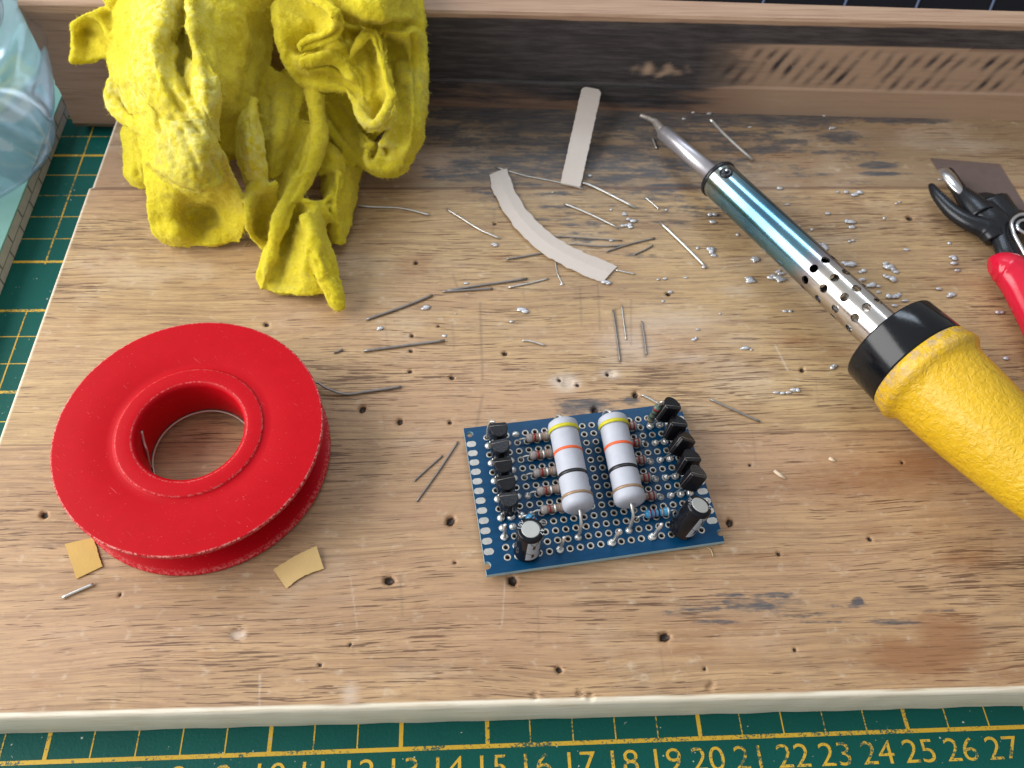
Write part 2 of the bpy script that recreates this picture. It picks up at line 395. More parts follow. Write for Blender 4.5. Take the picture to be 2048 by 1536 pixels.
M['mint'] = simple('mint_green_sheet', (.20,.39,.34), .45, 0, .25, .6, Specular_IOR_Level=.25)
M['edge'] = simple('grey_tiled_edge', (.42,.41,.40), .6, 0, .25, 3, .2)
M['joint'] = simple('dark_joint', (.10,.10,.10), .7)
M['dark'] = simple('matt_black_case', (.004,.004,.006), .75, Specular_IOR_Level=.1)
M['darkrib'] = simple('blue_grey_rib', (.07,.09,.16), .6)
M['table'] = simple('table_laminate', (.10,.09,.08), .6)
M['glass'] = clear_plastic('clear_bottle_plastic')
M['splint'] = simple('pale_splinter', (.72,.58,.42), .6)
M['fibre'] = simple('loose_fibre', (.55,.45,.25), .9)
def film():
    n = NT('smoky_film'); tr = n.t.nodes.new('ShaderNodeBsdfTransparent'); tr.inputs[0].default_value = (.40,.30,.27,1)
    mx = n.t.nodes.new('ShaderNodeMixShader'); mx.inputs[0].default_value = .62
    n.set(Base_Color=n.mix(n.noise(scale=4), (.20,.145,.13), (.27,.20,.18)), Roughness=.35); n.link(tr.outputs[0], mx.inputs[1]); n.link(n.b.outputs[0], mx.inputs[2]); n.link(mx.outputs[0], n.out.inputs[0]); return n.mat
M['film'] = film()
def fuzzmat():
    n = NT('felt_fibres'); n.set(Base_Color=n.mix(n.noise(scale=3), (.86,.75,.03), (.92,.84,.14)), Roughness=1.0, Specular_IOR_Level=.05); return n.mat
M['fuzz'] = fuzzmat()

# ------------------------------------------------------------------ setting: table top
b = MB(); b.box((-60,-40,-3), (90,80,-.32)); tag(b.build('table_top', M['table']), kind='structure')

# ------------------------------------------------------------------ cutting mat
mat = empty('cutting_mat', (17,8,-.3), 'green self-healing cutting mat with a yellow centimetre grid under the wooden board', 'cutting mat')
b = MB(); b.box((-14,-2.2,-.3), (46,34,0)); b.build('mat_sheet', M['green'], mat, bevel=.05)
def flat_text(txt, x, y, size, z=.006):
    cu = bpy.data.curves.new('numeral', 'FONT'); cu.body = txt; cu.size = size; cu.align_x = 'CENTER'; cu.align_y = 'CENTER'; cu.resolution_u = 6; cu.offset = -.004*size
    o = bpy.data.objects.new('tmp', cu); COL.objects.link(o)
    me = bpy.data.meshes.new_from_object(o.evaluated_get(bpy.context.evaluated_depsgraph_get()))
    bpy.data.objects.remove(o); 
    V = [(v.co.x*1.12+x, v.co.y+y, z) for v in me.vertices]; Fc = [list(p.vertices) for p in me.polygons]
    return V, Fc
b = MB()
def hline(x0,x1,y,w,z=.004): b.add([(x0,y-w/2,z),(x1,y-w/2,z),(x1,y+w/2,z),(x0,y+w/2,z)], [(0,1,2,3)], 0, False)
def vline(x,y0,y1,w,z=.005): b.add([(x-w/2,y0,z),(x+w/2,y0,z),(x+w/2,y1,z),(x-w/2,y1,z)], [(0,1,2,3)], 0, False)
hline(-.03, 44, 0, .095)
for x in range(0, 45):
    if x in (1, 2, 14): continue
    thick = x in (0,5,10,13,15,20,25,30,35,40,44)
    vline(x, 0, 13 if x > 2 else 13, .095 if thick else .032)
vline(1.13, 0, 13, .04, .0055)
vline(1.17, 14.9, 31, .05, .0055)
for y in range(1, 32):
    if y == 14: continue
    hline(-.03 if y<14 else -.3, 44, y, .095 if y in (5,10,13,15,20,25) else .03, .0045)
b.build('printed_grid', M['print'], mat)
for k in range(6, 30):
    b = MB(); V, Fc = flat_text(str(k), k+.07+(k-16)*.006, -.475, .74); b.add(V, Fc, 0, False); b.build('numeral', M['print'], mat)

# ------------------------------------------------------------------ wooden board (dense top so that pits and stains have their own shape)
X0, X1, Y0, Y1 = 2.62, 38.0, .585, 21.3
def board_mesh():
    st = .04
    nx = int((X1-X0)/st); ny = int((Y1-Y0)/st)
    xs = np.linspace(0, 1, nx+1); ys = np.linspace(Y0, Y1, ny+1)
    GX = np.zeros((ny+1, nx+1)); GY = np.repeat(ys[:,None], nx+1, 1)
    xl = 2.56+(GY-Y0)*.0135
    xl = xl + np.where(GY > 16.58, .10, 0)
    # the rear stave starts a hair further right, as its glue line shows
    GX = xl + (X1-xl)*xs[None,:]
    GY = GY - (GX-8.4)*.0065*(1-(GY-Y0)/(Y1-Y0))
    GZ = np.full_like(GX, ZB)
    A = {k: np.zeros_like(GX) for k in ('char','brown','pale','pit','line','grime','rim')}
    def blob(name, u, v, ru, rv, val=1.0, ang=0, p=2):
        c = px(u, v); e = px(u+ru, v); f = px(u, v-rv); rx = (e-c).length; ry = (f-c).length
        dx = GX-c.x; dy = GY-c.y
        if ang: ca, sa = math.cos(ang), math.sin(ang); dx, dy = dx*ca+dy*sa, -dx*sa+dy*ca
        d = (abs(dx/rx)**p+abs(dy/ry)**p)
        A[name][:] = np.maximum(A[name], val*np.exp(-d*.9)) if val > 0 else A[name]*(1-(-val)*np.exp(-d*.9))
    def stroke(name, u0, v0, u1, v1, w, val):
        a = px(u0, v0); c = px(u1, v1); d = c-a; L2 = d.x*d.x+d.y*d.y
        t = np.clip(((GX-a.x)*d.x+(GY-a.y)*d.y)/L2, 0, 1)
        dd = np.hypot(GX-a.x-t*d.x, GY-a.y-t*d.y)
        A[name][:] = np.maximum(A[name], val*np.exp(-(dd/w)**2))
    # scorched back edge and streaks
    for a in [(1100,250,320,55,.72),(1420,255,200,50,.66),(1250,340,230,60,.55),(1000,360,140,50,.52),(1600,320,120,60,.4),(1120,300,220,70,.7),(1150,450,200,40,.42),(1050,300,150,60,.62),(1280,320,120,50,.62),(1500,330,110,40,.5),(930,290,70,60,.6),(1700,300,120,30,.45),(1450,420,100,40,.4),(1350,400,200,60,.5),(1000,420,100,25,.35),(1300,560,160,40,.3),(1700,380,80,40,.35),(1150,235,330,26,1.0),(1000,300,150,40,.55),(1100,350,180,30,.55),(1450,262,180,22,.6),(1600,300,90,18,.45),(1300,275,160,18,.75),(1000,330,70,10,.8),(1120,385,70,8,.7),(1190,300,60,8,1.0),(1480,265,70,12,.8),(1580,285,60,9,.8),(1470,345,70,9,.55),(1770,347,55,5,.8),(1640,350,40,6,.5),(870,270,40,30,.7),(1810,300,30,4,.5),
              (1030,228,230,20,1.1),(1330,232,170,22,1.25),(1560,240,170,20,1.0),(1780,238,140,15,.75),(1980,250,110,10,.35),(900,262,70,22,.85),(1080,262,150,14,.85),
              (1050,285,95,9,1.0),(1240,300,90,14,.8),(1340,330,120,15,.72),(1120,330,170,18,.62),(1230,360,60,10,.95),(1350,375,80,10,1.0),(1050,368,60,7,.8),(930,330,60,24,.62),(870,345,50,20,.6),
              (1760,330,42,7,1.2),(1680,275,45,16,.72),(1640,330,40,8,.45),(1530,300,70,14,.8),(1450,290,50,20,.7),(1600,395,60,5,.55),
              (1165,812,78,17,.9),(1260,800,25,14,.6),(1150,415,90,9,.5),(1480,330,60,10,.6),(1270,510,70,9,.6),(1180,480,60,8,.55),(1330,600,50,6,.35),
              (1370,1222,110,16,.66),(1500,1212,140,20,.55),(1300,1205,60,12,.5),(1600,1232,80,8,.8),(1640,1245,80,6,.75),(1690,1216,60,9,.6),(1715,1200,14,9,1.1),(1790,1246,50,5,.95),(1560,1190,60,7,.7),(1430,1245,70,6,.8),(1450,1190,60,5,.45),(1880,1222,60,5,.5),(1590,1155,25,7,.4),(1250,1200,50,5,.35),(1750,1240,90,4,.5),
              (1700,590,90,8,.35),(1640,480,60,8,.35),(1500,450,50,10,.3),(960,560,40,5,.35),(720,540,40,10,.3),(1540,620,40,8,.3)]: blob('char', *a)
    for a in [(830,530,55,28,.5),(1420,980,60,30,.25),(1700,960,170,60,.55),(1860,930,120,40,.6),(1900,1275,70,50,1.0),(1850,1320,120,40,.9),(1790,1300,60,30,.8),(1990,1330,110,60,.4),(1400,1250,220,30,.4),(1350,1300,220,30,.35),(1600,680,80,16,.55),(1680,700,50,14,.6),
              (1000,1290,400,110,.22),(500,900,100,12,.2),(1500,1120,160,25,.3),(1250,1130,120,30,.2),(180,650,26,60,.35),(230,520,35,60,.3),(350,420,80,14,.4),(900,390,120,15,.35),(1430,1045,55,25,.35),
              (330,800,120,50,.15),(1860,780,60,40,.3),(1900,560,80,20,.4),(1800,640,60,10,.35),(1940,1120,90,30,.45),(1750,1060,60,20,.35),(420,1310,40,10,.35),(60,1370,90,12,.35)]: blob('brown', *a)
    for a in [(1340,640,130,40,.5),(1260,690,70,40,.6),(1480,580,60,25,.4),(1130,765,30,18,1.0),(1221,748,22,11,.9),(700,1390,22,35,.6),(380,340,60,20,.1),(560,560,120,30,.25),(1000,650,140,30,.25),(1480,680,60,20,.4),
              (1900,290,150,22,.45),(1700,265,60,10,.35),(300,760,260,60,.2),(560,720,150,40,.2),(475,1270,17,10,.8),(1400,880,80,20,.2),(1370,715,60,12,.5),(660,1200,90,20,.25),(1530,430,60,20,.3),(1150,1150,60,20,.2)]: blob('pale', *a)
    for a in [(1280,430,330,90,.55),(1500,420,200,90,.5),(1150,280,380,80,1.0),(1200,380,300,60,.7),(1750,280,300,50,.5),(1900,420,150,80,.4),(1500,350,120,60,.6),(1600,540,160,90,.45),(1700,450,200,60,.4),(1180,560,200,60,.4),(1350,720,180,60,.3),(1500,1220,220,30,.45),(1040,990,120,30,.25),(1650,640,90,40,.35),(200,1400,150,30,.2),(460,1400,200,20,.3)]: blob('grime', *a)
    pits = [(533,649,5),(824,671,4),(822,702,4),(820,743,4),(725,818,7),(800,843,6),(900,845,4),(904,755,5),(1010,707,5),(88,1030,6),(901,1042,8),(778,1161,8),(1025,1161,8),(1330,1274,8),
            (1271,790,6),(1190,820,7),(1605,740,5),(990,447,4),(832,525,5),(1460,1045,7),(1930,855,5),(1155,770,4),(1119,760,4),(1215,748,4),(1820,436,7),(1558,1108,4),(1337,588,5),(877,652,3),(1380,1062,3),(1740,1078,4),(1590,1300,3),(1410,1338,3),(1118,1340,5),(910,1125,3),(640,1330,3),(700,1290,3),(1805,925,3),(240,1190,3),(1500,930,3),(1300,935,3)]
    for u,v,r in pits:
        c = px(u,v); rr = r/72; d2 = ((GX-c.x)**2+(GY-c.y)**2)/(rr*rr); th = np.arctan2(GY-c.y, GX-c.x); d2 = d2*(1+.22*np.sin(th*2+u)+.14*np.sin(th*5+v)+.10*np.sin(th*9+u*v)); w = np.exp(-(d2/1.1)**2)
        A['pit'] = np.maximum(A['pit'], w); GZ -= w*min(.12, r*.016); A['brown'] = np.maximum(A['brown'], .45*np.exp(-d2/5))
    for u,v,r in [(1070,1391,6),(1160,1387,6),(1181,1393,6),(1420,1375,6),(1425,1368,5),(1135,765,12),(1222,747,9),(475,1268,12)]:
        c = px(u,v); rr = r/72; d2 = ((GX-c.x)**2+(GY-c.y)**2)/(rr*rr); GZ -= np.exp(-d2*d2)*.045
    for l in [(960,605,965,760,.035,.6),(1195,560,1200,660,.03,.5),(1160,575,1163,650,.03,.5),(965,790,952,860,.04,.5),(990,415,985,470,.03,.4),(1045,545,1048,600,.03,.3),(905,645,908,700,.03,.4),(1262,600,1262,690,.03,.5),
              (905,548,915,575,.03,.6),(770,640,776,700,.03,.3),(800,1150,805,1230,.03,.4),(1230,620,1240,725,.05,.9),(1283,650,1291,712,.05,.9),(620,470,626,560,.03,.2),(1505,860,1512,930,.03,.25),(1075,1210,1078,1280,.03,.3)]: stroke('line', *l)
    for l in [(1900,620,1840,700,.03,.5),(1550,690,1575,740,.04,.7),(700,1150,715,1260,.03,.5),(1010,1160,1004,1250,.03,.5),(520,1350,518,1425,.03,.6),(1470,880,1492,905,.03,.5)]: stroke('pale', *l)
    rs = random.Random(3)
    for k in range(70):
        u = rs.uniform(100,2000); v = rs.uniform(420,1400); a = rs.choice([1.45,1.5,1.6,1.2,.3,-.2])+rs.uniform(-.1,.1); L = rs.uniform(15,90)
        stroke('pale' if rs.random() < .45 else 'line', u, v, u+L*math.cos(a), v+L*math.sin(a), .022, rs.uniform(.15,.4))
    for k in range(46):
        u = rs.uniform(60,2000); v = rs.uniform(300,1400); blob('grime' if rs.random() < .5 else 'brown', u, v, rs.uniform(15,70), rs.uniform(5,16), rs.uniform(.2,.5))
    # eased front edge: last rows roll down to the bare rim
    yy = np.repeat(ys[:,None], nx+1, 1)-Y0
    e = np.clip(1-yy/.14, 0, 1); GZ -= .05*e**2
    uneven = np.array([mnoise.noise(Vector((x*.8, 1, 0)))*.03 for x in GX[0]])
    A['rim'] = np.clip((.10+uneven[None,:]-yy)/.02, 0, 1)
    A['rim'] = np.maximum(A['rim'], .7*np.clip((.06-(GX-xl))/.03, 0, 1)*(GY>2))
    # gentle unevenness
    wav = np.array([[mnoise.noise(Vector((GX[j,i]*.25, GY[j,i]*.6, 3))) for i in range(0,nx+1,12)] for j in range(0,ny+1,12)])
    wav = np.repeat(np.repeat(wav,12,0),12,1)[:ny+1,:nx+1]*0
    nv = (nx+1)*(ny+1)
    co = np.stack([GX,GY,GZ], -1).reshape(-1,3)
    idx = np.arange(nv).reshape(ny+1, nx+1)
    q = np.stack([idx[:-1,:-1], idx[:-1,1:], idx[1:,1:], idx[1:,:-1]], -1).reshape(-1,4)
    # skirts (front, left, right, back) with rows going down; bottom left open to the mat is closed by a face strip
    verts = [co]; faces = [q]; base = nv
    attrs = {k: [A[k].reshape(-1)] for k in A}
    ring = np.concatenate([idx[0,:], idx[1:,-1], idx[-1,-2::-1], idx[-2:0:-1,0]])
    prev = ring; out = co[ring].copy()
    for k,(dz,push) in enumerate(((.16,.03),(.9,.02),(1.5,.01),(1.62,-.03))):
        p = out.copy(); p[:,2] = ZB-dz
        n0 = len(idx[0,:]); p[:n0,1] -= push
        p[:n0,1] += np.array([mnoise.noise(Vector((x*1.3, k*.4, 5)))*.02 for x in p[:n0,0]])
        cur = np.arange(base, base+len(ring)); base += len(ring)
        verts.append(p)
        for kk in attrs: attrs[kk].append(np.ones(len(ring)) if kk == 'rim' else np.zeros(len(ring)))
        if True:
            m = np.where(np.arange(len(ring)) < n0, 1.0, .35); attrs['rim'][-1] = m
        faces.append(np.stack([prev, cur, np.roll(cur,-1), np.roll(prev,-1)], -1)); prev = cur
    V = np.concatenate(verts); Fq = np.concatenate(faces)
    me = bpy.data.meshes.new('wooden_board')
    me.vertices.add(len(V)); me.vertices.foreach_set('co', (V*S).ravel())
    me.loops.add(Fq.size); me.loops.foreach_set('vertex_index', Fq.ravel().astype(np.int32))
    me.polygons.add(len(Fq)); me.polygons.foreach_set('loop_start', np.arange(0, Fq.size, 4, dtype=np.int32)); me.polygons.foreach_set('loop_total', np.full(len(Fq), 4, dtype=np.int32))
    me.polygons.foreach_set('use_smooth', np.ones(len(Fq), dtype=bool)); me.update(calc_edges=True)
    for k in attrs:
        a = me.attributes.new(k, 'FLOAT', 'POINT'); a.data.foreach_set('value', np.concatenate(attrs[k]).astype(np.float32))
    me.materials.append(M['board'])
    o = bpy.data.objects.new('wooden_board', me); COL.objects.link(o)
    return o
tag(board_mesh(), 'scorched pitted wooden work board lying on the green cutting mat', 'board')

# ------------------------------------------------------------------ fence bar along the back of the board
def bar_y(x): return 21.02-(x-.8)*.0255+max(0,(x-13))*-.006
def bar_mesh():
    b = MB(); nx = 420; x0, x1 = .78, 38.5; zb, zt = .27, 5.25; nz = 46
    prof = [(0.22,zb),(0.0,zb+.32)]+[(0, zb+.32+(zt-.06-zb-.32)*k/nz) for k in range(1,nz)]+[(0,zt-.08),(.06,zt),(.5,zt+.005),(1.15,zt),(1.3,zt-.1),(1.3,zb)]
    V = []
    for i in range(nx+1):
        x = x0+(x1-x0)*i/nx
        for dy,z in prof:
            jig = .22*z/5+(mnoise.noise(Vector((z*3, dy*3, 1)))*.10+mnoise.noise(Vector((z*9, dy*9, 4)))*.05) if i == 0 else 0
            zt2 = .03*(x-13)*.2 if z > 4 else 0
            V.append((x+jig, bar_y(x)+dy*(1-.0115*x if dy > .3 else 1)-(.035*max(0,min(1,(x-11)/4)) if z < 2.75 and dy == 0 else 0), z+zt2))
    n = len(prof); Fc = []
    for i in range(nx):
        for k in range(n): Fc.append([i*n+k, (i+1)*n+k, (i+1)*n+(k+1)%n, i*n+(k+1)%n])
    Fc.append([k for k in range(n)]); Fc.append([nx*n+k for k in range(n)][::-1])
    b.add(V, Fc, 0, False)
    o = b.build('wooden_bar', M['bar'])
    me = o.data; A = {k: np.zeros(len(V)) for k in ('char','top','ridge','raw')}
    for i,(x,y,z) in enumerate(V):
        A['top'][i] = 1.0 if z > 4.98+(x-13)*.006 else 0
        c = 0
        if 11 < x < 45 and z < 5.0+(x-13)*.006:
            c = 1.35*min(1,(x-11)/1.5)
            if z < 2.72: c *= .50 if x < 24 else max(.12,.5-(x-24)*.12)
            pass
            if z < 2.05: c *= .7
            if x > 22 and z < 4.42: c *= max(.0, 1-(x-22)/3.2)
            if z > 4.42: c = .9
        A['char'][i] = c
        if z < 1.78 and z > 1.2 and x < 26: A['char'][i] = 0
        if x > 22.5 and 2.72 < z < 4.35:
            s = math.sin((x- (z-3.5)*.42)*math.pi*2/.50+mnoise.noise(Vector((x*.8,z*1.5,0)))*.9); A['ridge'][i] = max(0, s*.75+.30)*(.75+1.4*mnoise.noise(Vector((x*.9,z*1.6,3))))*min(1,(x-22.5)/1.5)*(.55+.45*mnoise.noise(Vector((x*1.2,z*2,7))))*min(1,(z-2.72)/.3)*min(1,(4.35-z)/.25)
        if x > 22.5 and z < 4.4: A['raw'][i] = .85*min(1,(x-22.5)/3)
        if 20.2 < x < 22.6 and 2.9 < z < 3.7: A['raw'][i] = max(0, 1-((x-21.2)/1.1)**2-((z-3.3)/.26)**2+mnoise.noise(Vector((x*3,z*4,0)))*1.5)*.8
    for k in A:
        a = me.attributes.new(k, 'FLOAT', 'POINT'); a.data.foreach_set('value', np.clip(A[k],0,1.3).astype(np.float32))
    tag(o, 'blackened wooden bar standing along the back edge of the board', 'wooden bar')
bar_mesh()

# dark ribbed case behind the bar
dk = empty('black_case', (28,24,0), 'black ribbed case behind the wooden bar at the top right', 'case')
b = MB(); b.box((13.5,22.6,0), (46,34,3.2)); b.build('case_body', M['dark'], dk, bevel=.1)
for u in (1168,1518,1683,1828,1978,2125):
    b = MB(); b.tube([px(u,27,3.21), px(u+26,-40,3.21)], .05, 6); b.build('rib', M['darkrib'], dk)

# ------------------------------------------------------------------ mint slab and bottle
sl = empty('mint_slab', (-6,18,0), 'mint green slab with a grey segmented edge at the left', 'slab')
b = MB(); b.box((-16,8,.72), (.18,36,.80)); b.build('top_sheet', M['mint'], sl, bevel=.01)
b = MB(); b.box((-16,8.02,.012), (.16,36,.718)); b.build('edge_band', M['edge'], sl, bevel=.03)
for r,(za,zc) in enumerate(((.012,.34),(.37,.70))):
    for k in range(16):
        y = 8.4+k*1.12+r*.35
        b = MB(); b.box((.155,y,za+.02), (.168,y+.05,zc)); b.build('joint', M['joint'], sl)
b = MB(); b.box((.155,8.02,.345), (.169,36,.365)); b.build('joint', M['joint'], sl)
BX, BY = -2.6, 19.3
bt = empty('clear_bottle', (BX,BY,.81), 'clear plastic bottle with swirled ribs standing on the mint slab', 'bottle')
BP = [(.81,2.7),(.83,3.0),(.95,3.28),(1.5,3.5),(2.5,3.85),(3.5,4.15),(4.1,4.28),(4.3,4.27),(4.45,4.18),(4.6,4.06),(4.9,3.98),(5.1,3.8),(5.2,3.42),(5.3,3.40),(5.36,3.52),(5.44,3.40),(5.56,3.52),(5.64,3.40),(5.76,3.52),(5.84,3.40),(6.3,3.36),(6.34,3.30)]
def bottle_wall():
    n = 160; V = []; Fc = []; hs = []
    for (h0,r0),(h1,r1) in zip(BP[:-1], BP[1:]):
        m = max(2, int((h1-h0)/.07))
        hs += [(h0+(h1-h0)*i/m, r0+(r1-r0)*i/m) for i in range(m)]
    hs.append(BP[-1])
    def ring(h, r, off):
        amp = .24*max(0,min(1,(h-.95)/.5))*max(0,min(1,(4.1-h)/.5))
        for k in range(n):
            a = 2*math.pi*k/n; rr = r+off-amp*(1-abs(math.sin(6*a+h*1.1)))**2
            V.append((BX+rr*math.cos(a), BY+rr*math.sin(a), h))
    for h, r in hs: ring(h, r, 0)
    for h, r in reversed(hs): ring(max(h, .87), r, -.07)
    L = len(V)//n
    for i in range(L-1):
        for k in range(n): Fc.append([i*n+k, i*n+(k+1)%n, (i+1)*n+(k+1)%n, (i+1)*n+k])
    Fc.append([k for k in range(n)][::-1]); Fc.append([(L-1)*n+k for k in range(n)])
    return V, Fc
b = MB(); V, Fc = bottle_wall(); b.add(V, Fc, 0, True); b.build('bottle_wall', M['glass'], bt)

# ------------------------------------------------------------------ red spool
sp = empty('solder_spool', (7.95,6.82,ZB), 'red plastic reel, nearly empty, lying on the board', 'reel')
n_sp = Vector((.0025,-.048,1)).normalized(); c_sp = Vector((7.95,6.82,ZB+3.18*.048+.01))
b = MB()
R = 3.17; H = 1.33
prof = [(0,R-.05),(0.02,R),(.10,R+.005),(.13,R-.03),(.155,3.05),(.17,2.9),(.30,2.2),(.34,1.62),(.5,1.56),(.86,1.56),(1.02,1.62),(1.09,2.2),(H-.155,3.0),(H-.12,R-.03),(H-.10,R+.005),(H-.04,R+.003),(H-.02,R),(H,R-.022),(H+.001,R-.045),
        (H+.005,2.6),(H-.005,2.15),(H-.035,1.95),(H-.045,1.80),(H-.028,1.742),(H-.012,1.73),(H-.0,1.718),(H+.004,1.69),(H+.004,1.5),(H+.002,1.39),(H-.004,1.36),(H-.015,1.335),(H-.05,1.285),(H-.15,1.27),(.15,1.27),(0.03,1.30),(0,1.36),(-.0,1.7),(.02,2.2)]
b.lathe(prof, c_sp, n_sp, 128, 0, True, True)
o = b.build('reel_body', M['red'], sp)
a = o.data.attributes.new('worn', 'FLOAT', 'POINT'); vals = []
for i in range(len(prof)):
    h_, r_ = prof[i]; w = .7 if (h_ > H-.03 and r_ > R-.03) else (.28 if abs(r_-1.725) < .009 else (.3 if abs(r_-1.36) < .01 and h_ > 1 else (.3 if abs(r_-R) < .03 else 0))); vals += [w]*128
a.data.foreach_set('value', vals)
b = MB(); b.lathe([(.15,1.55),(.16,1.60),(1.16,1.60),(1.17,1.55)], c_sp+Vector((0,0,0)), n_sp, 64); 
# printed paper ring seen low inside the hole
b = MB(); b.lathe([(.012,1.265),(.06,1.262),(.06,1.235),(.012,1.235)], c_sp, n_sp, 96, 0, True, True); b.build('paper_liner', M['tape'], sp)
b = MB(); P3 = [px(283,862,2.85), px(288,885,2.6), px(293,900,2.45), px(296,915,2.2), px(300,930,1.9), px(308,943,1.72)]
b.tube(P3, .035, 8, sub=5); b.build('wire_end', M['wire'], sp)
b = MB(); P3 = [c_sp+n_sp*.25+Vector((1.6,-.1,0)), px(600,775,1.95), px(632,765,1.85), px(652,776,1.82), px(690,788,1.70), px(740,782,1.70), px(803,773,1.69)]
b.tube(P3, .036, 8, sub=5); b.build('wire_end', M['darkwire'], sp)

# ------------------------------------------------------------------ soldering iron
A0 = Vector((22.61,15.88,2.66)); B0 = Vector((25.93,9.21,3.18)); d0 = (B0-A0).normalized(); LT = (B0-A0).length
iron = empty('soldering_iron', (25.86,9.13,ZB), 'soldering iron with yellow handle, black collar and blued perforated tube', 'soldering iron')
def along(s): return A0+d0*s
bm_ = MB(); bm_.lathe([(0,.59),(LT+.05,.59),(LT+.05,.53),(0,.53)], A0, d0, 96, 0, True, True)
def refine_tube():
    b = MB(); N = 96; hs = np.linspace(0, LT+.05, 60)
    prof = [(h,.59) for h in hs]+[(h,.53) for h in hs[::-1]]
    b.lathe(prof, A0, d0, N, 0, True, True)
    o = b.build('perforated_tube', M['temper'], iron)
    c = MB(); t = d0.cross(Vector((0,0,1))).normalized(); up = t.cross(d0)
    for r in range(4):
        for k in range(9):
            ang = 2*math.pi*(k+(r%2)*.5)/9+.12
            dr = t*math.cos(ang)+up*math.sin(ang)
            c.lathe([(.42,.125),(.75,.125)], along(LT-2.75+r*.62), dr, 16)
    co = c.build('cutters', M['temper'], iron)
    md = o.modifiers.new('b', 'BOOLEAN'); md.operation = 'DIFFERENCE'; md.object = co; md.solver = 'EXACT'
    dg = bpy.context.evaluated_depsgraph_get(); me = bpy.data.meshes.new_from_object(o.evaluated_get(dg))
    o.modifiers.clear(); o.data = me; bpy.data.objects.remove(co)
    L0 = Vector(iron['_l'])
    a = me.attributes.new('along', 'FLOAT', 'POINT')
    a.data.foreach_set('value', [max(0,min(1,((v.co/S+L0)-A0).dot(d0)/LT)) for v in me.vertices])
    for p in me.polygons: p.use_smooth = True
    try: me.set_sharp_from_angle(angle=math.radians(35))
    except Exception: pass
refine_tube()
b = MB(); b.lathe([(-.10,.36),(-.10,.60),(-.07,.625),(.03,.625),(.06,.60),(.06,.36)], A0, d0, 48, 0, True, True); b.build('front_ring', M['jaw'], iron, bevel=.01)
b = MB(); b.lathe([(-.04,.0),(-.04,.5),(.5,.5),(.5,0)], A0, d0, 32); b.build('tube_plug', M['darkwire'], iron)
t_ = d0.cross(Vector((0,0,1))).normalized(); u_ = t_.cross(d0)
nrm = (u_*.92+t_*.22).normalized(); sc = along(.36)+nrm*.57
b = MB(); b.lathe([(-.05,.20),(.045,.20),(.08,.15),(.05,.08),(.05,.0)], sc, nrm, 20); b.build('set_screw', M['jaw'], iron)
b = MB(); b.ball(sc+nrm*.10-d0*.03-t_*.05, .06, (1,1,.6)); b.build('screw_tip', M['steel'], iron)
rodtip = px(1325,264,2.12)
b = MB(); dr = (rodtip-A0).normalized(); LR = (rodtip-A0).length
b.lathe([(-.3,.262),(LR-.12,.262),(LR-.04,.235),(LR,.16)], A0, dr, 40); b.build('rod', M['steel_rod'], iron)
b = MB(); q1 = px(1322,258,2.14); q2 = px(1311,244,2.1); q3 = px(1304,240,2.08); q4 = px(1281,231,1.95)
b.tube([rodtip-dr*.28, rodtip-dr*.06, q1, q2, q3, px(1293,235,2.0), q4], [.25,.20,.165,.12,.088,.08,.075], 14, sub=4)
o = b.build('bit', M['bit'], iron)
C0 = B0
b = MB(); b.lathe([(-.02,.62),(-.02,1.33),(-.01,1.36),(.03,1.372),(.5,1.39),(1.0,1.41),(1.045,1.40),(1.05,1.36),(1.05,.6)], C0, d0, 96, 0, True, True); b.build('collar', M['cap_black'], iron, bevel=.0)
b = MB(); b.lathe([(-.055,.3),(-.055,1.20),(-.03,1.23),(-.0,1.23),(-.0,.3)], C0, d0, 64, 0, True, True); b.build('collar_plate', M['steel'], iron)
b = MB(); b.lathe([(-.30,.595),(-.06,.64),(-.05,.7)], C0, d0, 48); 
b = MB(); b.ball(C0-d0*.12-t_*.62+u_*.45, .17, (1,1,1), 16); b.build('rivet', M['steel'], iron)
hp = [(1.05,1.2),(1.05,1.40),(1.08,1.425),(1.2,1.445),(1.42,1.49),(1.50,1.485),(1.60,1.40),(1.72,1.315),(1.9,1.29)]+[(1.9+k*.25, 1.29-.012*k-.0010*k*k) for k in range(1,15)]+[(5.55,.90),(5.75,.62),(5.85,.3),(5.86,.05)]
b = MB(); b.lathe(hp, C0, d0, 96); o = b.build('handle', M['grip'], iron)
a = o.data.attributes.new('grime', 'FLOAT', 'POINT'); vals = []
for h,r in hp: vals += [max(0, 1-(h-1.05)/.65)*.9]*96
a.data.foreach_set('value', vals)
b = MB(); e = along(LT)+d0*5.8; b.tube([e-d0*.1, e+d0*.8, e+d0*2+Vector((.5,0,-1.2)), e+d0*4+Vector((2,0,-1.5))], .27, 12, sub=5); b.build('cord', M['cap_black'], iron)

# ------------------------------------------------------------------ flush cutter pliers
pl = empty('cutting_pliers', (31.6,15.2,ZB), 'small black side cutters with red handles at the right', 'pliers')
def c4(x, y, z): return px(1750+x/3.84, 250+y/3.84, z)
zj = ZB+.42
b = MB(); b.tube([c4(428,458,zj), c4(480,540,zj), c4(590,660,zj), c4(720,745,zj+.05), c4(860,800,zj+.05), c4(930,880,zj)], [.09,.20,.27,.30,.40,.36], 14, sub=5, flat=.8); b.build('jaw', M['jaw'], pl)
b = MB(); b.tube([c4(560,350,zj), c4(600,430,zj), c4(655,510,zj+.02), c4(740,600,zj+.05), c4(830,700,zj+.05)], [.17,.24,.26,.40,.50], 14, sub=5, flat=.8); b.build('jaw', M['jaw'], pl)
b = MB(); b.tube([c4(525,345,zj+.10), c4(570,400,zj+.16), c4(625,475,zj+.18), c4(668,525,zj+.16)], [.22,.25,.21,.13], 12, sub=4, flat=.45); b.build('ground_edge', M['steel'], pl)
